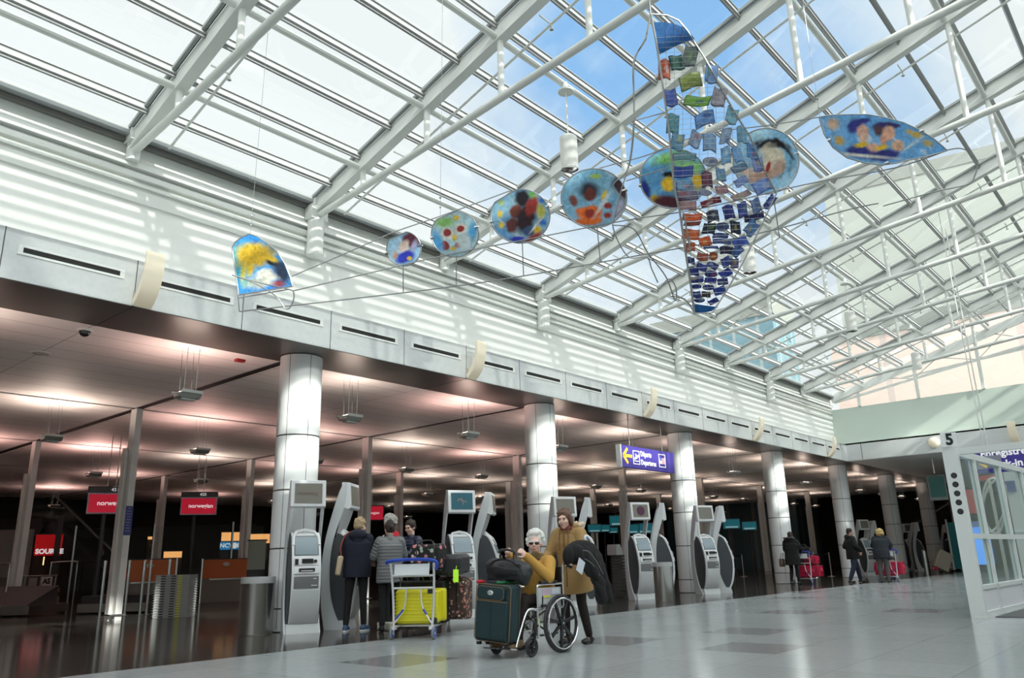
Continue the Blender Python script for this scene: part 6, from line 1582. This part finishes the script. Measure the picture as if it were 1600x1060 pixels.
c1 = cart('luggage cart with blue handle and pale board, stacked with a yellow suitcase', (7.48, 8.36, 0), CR)
Rc = Matrix.Rotation(CR, 3, 'Z'); CO = V((7.48, 8.36, 0))
M_yel = mat('suitcase_yellow', (.72, .66, .02), .35, noise=.03)
y_ = thing('suitcase', 'bright yellow ribbed hard suitcase lying on its side on the near cart', 'suitcase', CO+Rc @ V((0, .22, .18)), CR)
m_ = MB().box((0, 0, .235), (.60, .26, .45)); obj('shell', m_, M_yel, y_, bevel=.045)
rb = MB()
for i in range(9): rb.box((0, 0, .055+i*.045), (.585, .272, .014))
obj('ribs', rb, M_yel, y_, bevel=.005)
obj('corner_guard', MB().box((.25, -.115, .045), (.10, .05, .08)).box((.22, -.115, .43), (.10, .05, .06)), M_blackp, y_, bevel=.01)
obj('back_shell', MB().box((.06, .12, .25), (.60, .10, .43)), M_yel, y_, bevel=.03)
def load(nm, lab, cat, c, d, m_, tilt=0, bev=.03, extra=None, ax_='X'):
    t = thing(nm, lab, cat, CO+Rc @ V(c), CR)
    obj('shell', MB().box((0, 0, d[2]/2), d, Matrix.Rotation(tilt, 3, ax_)), m_, t, bevel=bev)
    return t
def pattern_mat(name, base, cols, scale):
    m = mat(name, base, .8); t = m.node_tree; b = t.nodes['Principled BSDF']; c = [n for n in t.nodes if n.type == 'TEX_COORD'][0]
    v = t.nodes.new('ShaderNodeTexVoronoi'); v.inputs['Scale'].default_value = scale; t.links.new(c.outputs['Object'], v.inputs['Vector'])
    r = t.nodes.new('ShaderNodeValToRGB'); r.color_ramp.interpolation = 'CONSTANT'; e = r.color_ramp.elements
    e[0].position = 0; e[0].color = (*cols[0], 1); e[1].position = .8; e[1].color = (*cols[-1], 1)
    for i, cc in enumerate(cols[1:-1]): q = e.new((i+1)*.8/(len(cols)-1)); q.color = (*cc, 1)
    sp_ = t.nodes.new('ShaderNodeSeparateColor'); t.links.new(v.outputs['Color'], sp_.inputs[0]); t.links.new(sp_.outputs[0], r.inputs[0])
    ma = t.nodes.new('ShaderNodeMath'); ma.operation = 'LESS_THAN'; ma.inputs[1].default_value = .36; t.links.new(v.outputs['Distance'], ma.inputs[0])
    mx = t.nodes.new('ShaderNodeMix'); mx.data_type = 'RGBA'; mx.inputs[6].default_value = (*base, 1); t.links.new(ma.outputs[0], mx.inputs[0]); t.links.new(r.outputs[0], mx.inputs[7]); t.links.new(mx.outputs[2], b.inputs['Base Color'])
    return m
M_flor = pattern_mat('floral_cloth', (.012, .012, .014), [(.45, .20, .20), (.42, .50, .42), (.68, .52, .48), (.32, .44, .30), (.60, .20, .22)], 13)
M_tap = pattern_mat('tapestry_cloth', (.05, .025, .02), [(.50, .28, .20), (.20, .10, .08), (.62, .44, .32), (.18, .20, .16), (.48, .15, .13)], 20)
M_hard = mat('hardcase_black', (.022, .023, .026), .35)
load('suitcase', 'black soft case lying behind the yellow suitcase under the hard one', 'suitcase', (.02, .50, .18), (.62, .28, .56), M_blackc, 0)
t = load('travel_bag', 'black travel bag printed with round floral dots, topmost on the near cart', 'bag', (.10, .34, .88), (.46, .30, .36), M_flor, .0, .05)
obj('strap', MB().tube(smooth_pts([V((-.12, -.155, .05)), V((-.12, -.13, .35)), V((0, -.02, .41)), V((.12, -.13, .35)), V((.12, -.155, .05))], 5), .012, 6), M_blackp, t)
obj('end_panel', MB().box((.205, 0, .14), (.03, .26, .24)), M_blackc, t, bevel=.02)
t = load('suitcase', 'black ribbed hard suitcase tilted across the top of the near cart', 'suitcase', (.36, .66, .82), (.38, .58, .27), M_hard, 0.05, .05)
r_ = MB()
for i in range(6): r_.box((-.125+i*.05, 0, .12), (.014, .585, .25), Matrix.Rotation(.05, 3, 'X'))
obj('ribs', r_, M_hard, t, bevel=.004)
obj('name_tag', MB().box((.14, -.32, -.02), (.075, .008, .17)).cyl((.14, -.32, .06), (.14, -.28, .12), .004), mat('tag_green', (.50, .90, .04), .4, emit=(.45, .9, .05), estr=.25), t, smooth=0)
t = load('suitcase', 'brown floral tapestry suitcase leaning at the far end of the near cart', 'suitcase', (.36, .78, .20), (.42, .42, .58), M_tap, -.06, .05)
m_ = MB()
for x in (-.08, .08): m_.box((x, -.2, .29), (.02, .04, .54))
obj('trim_strip', m_, M_blackc, t, smooth=0)
tag(obj('boot_pair', MB().box((8.35, 9.95, .06), (.14, .3, .12)), mat('boot_pale', (.55, .55, .45), .6), bevel=.02), 'pale bag bottom glimpsed on the floor between the two people at the kiosk', 'bag')

# far carts
def far_cart(px, py, h_, lab, off):
    x, y = ft(px, py); o = V((x, y, 0))+V(off); rz = heading(*h_)
    t = cart(lab, (o.x, o.y, 0), rz, True); R = Matrix.Rotation(rz, 3, 'Z')
    return o, R, rz
o, R, rz = far_cart(1243, 914, (.98, .06), 'luggage cart with two red bags pushed by the person in the long padded coat', (.40, -.12, 0))
M_redb = mat('bag_red', (.50, .012, .055), .45, noise=.1, nscale=12, bump=.3)
def soft_bag(lab, c, d, o, R, rz, m_):
    b_ = MB(); b_.box((0, 0, d[2]/2), (d[0]*.85, d[1]*.85, d[2]*.8)); b_.ell((0, 0, d[2]/2), (d[0]/2, d[1]/2, d[2]/2), None, 18, 12)
    t = thing('duffel_bag', lab, 'bag', o+R @ V(c), rz)
    blob('pouch', b_, m_, t, .014, 4)
    obj('strap', MB().tube(smooth_pts([V((-d[0]*.3, -d[1]*.45, d[2]*.4)), V((-d[0]*.2, -d[1]*.3, d[2]*1.1)), V((d[0]*.2, -d[1]*.3, d[2]*1.1)), V((d[0]*.3, -d[1]*.45, d[2]*.4))], 4), .012, 6), M_blackp, t)
soft_bag('large red duffel bag, the lower one on the cart of the padded coat', (.10, .40, .18), (.95, .50, .44), o, R, rz, M_redb)
soft_bag('smaller red bag on top of the large one on the cart of the padded coat', (.22, .42, .60), (.50, .40, .32), o, R, rz, M_redb)
soft_bag('dark backpack resting on the red bags behind the blue cart handle', (.05, .40, .90), (.40, .30, .30), o, R, rz, M_blackc)
o, R, rz = far_cart(1384, 911, (.9, .1), 'luggage cart pushed by the golden fur hooded person', (.45, .02, 0))
soft_bag('crimson duffel bag on the cart of the golden fur hooded person', (.0, .42, .18), (1.0, .55, .50), o, R, rz, M_redb)
P = ft(1476, 897)
t = thing('suitcase', 'beige hard suitcase tilted on its wheels beside the distant person', 'suitcase', (P[0], P[1], .05), R_(-50))
obj('shell', MB().box((0, 0, .48), (.62, .35, .80), Matrix.Rotation(R_(28), 3, 'Y')), mat('suitcase_beige', (.33, .29, .23), .5), t, bevel=.05)
obj('corner_patch', MB().box((-.38, -.12, .18), (.10, .16, .14), Matrix.Rotation(R_(28), 3, 'Y')), M_redb, t, smooth=0)
obj('wheel', MB().cyl((-.12, -.15, .02), (-.12, .15, .02), .05), M_rubber, t)
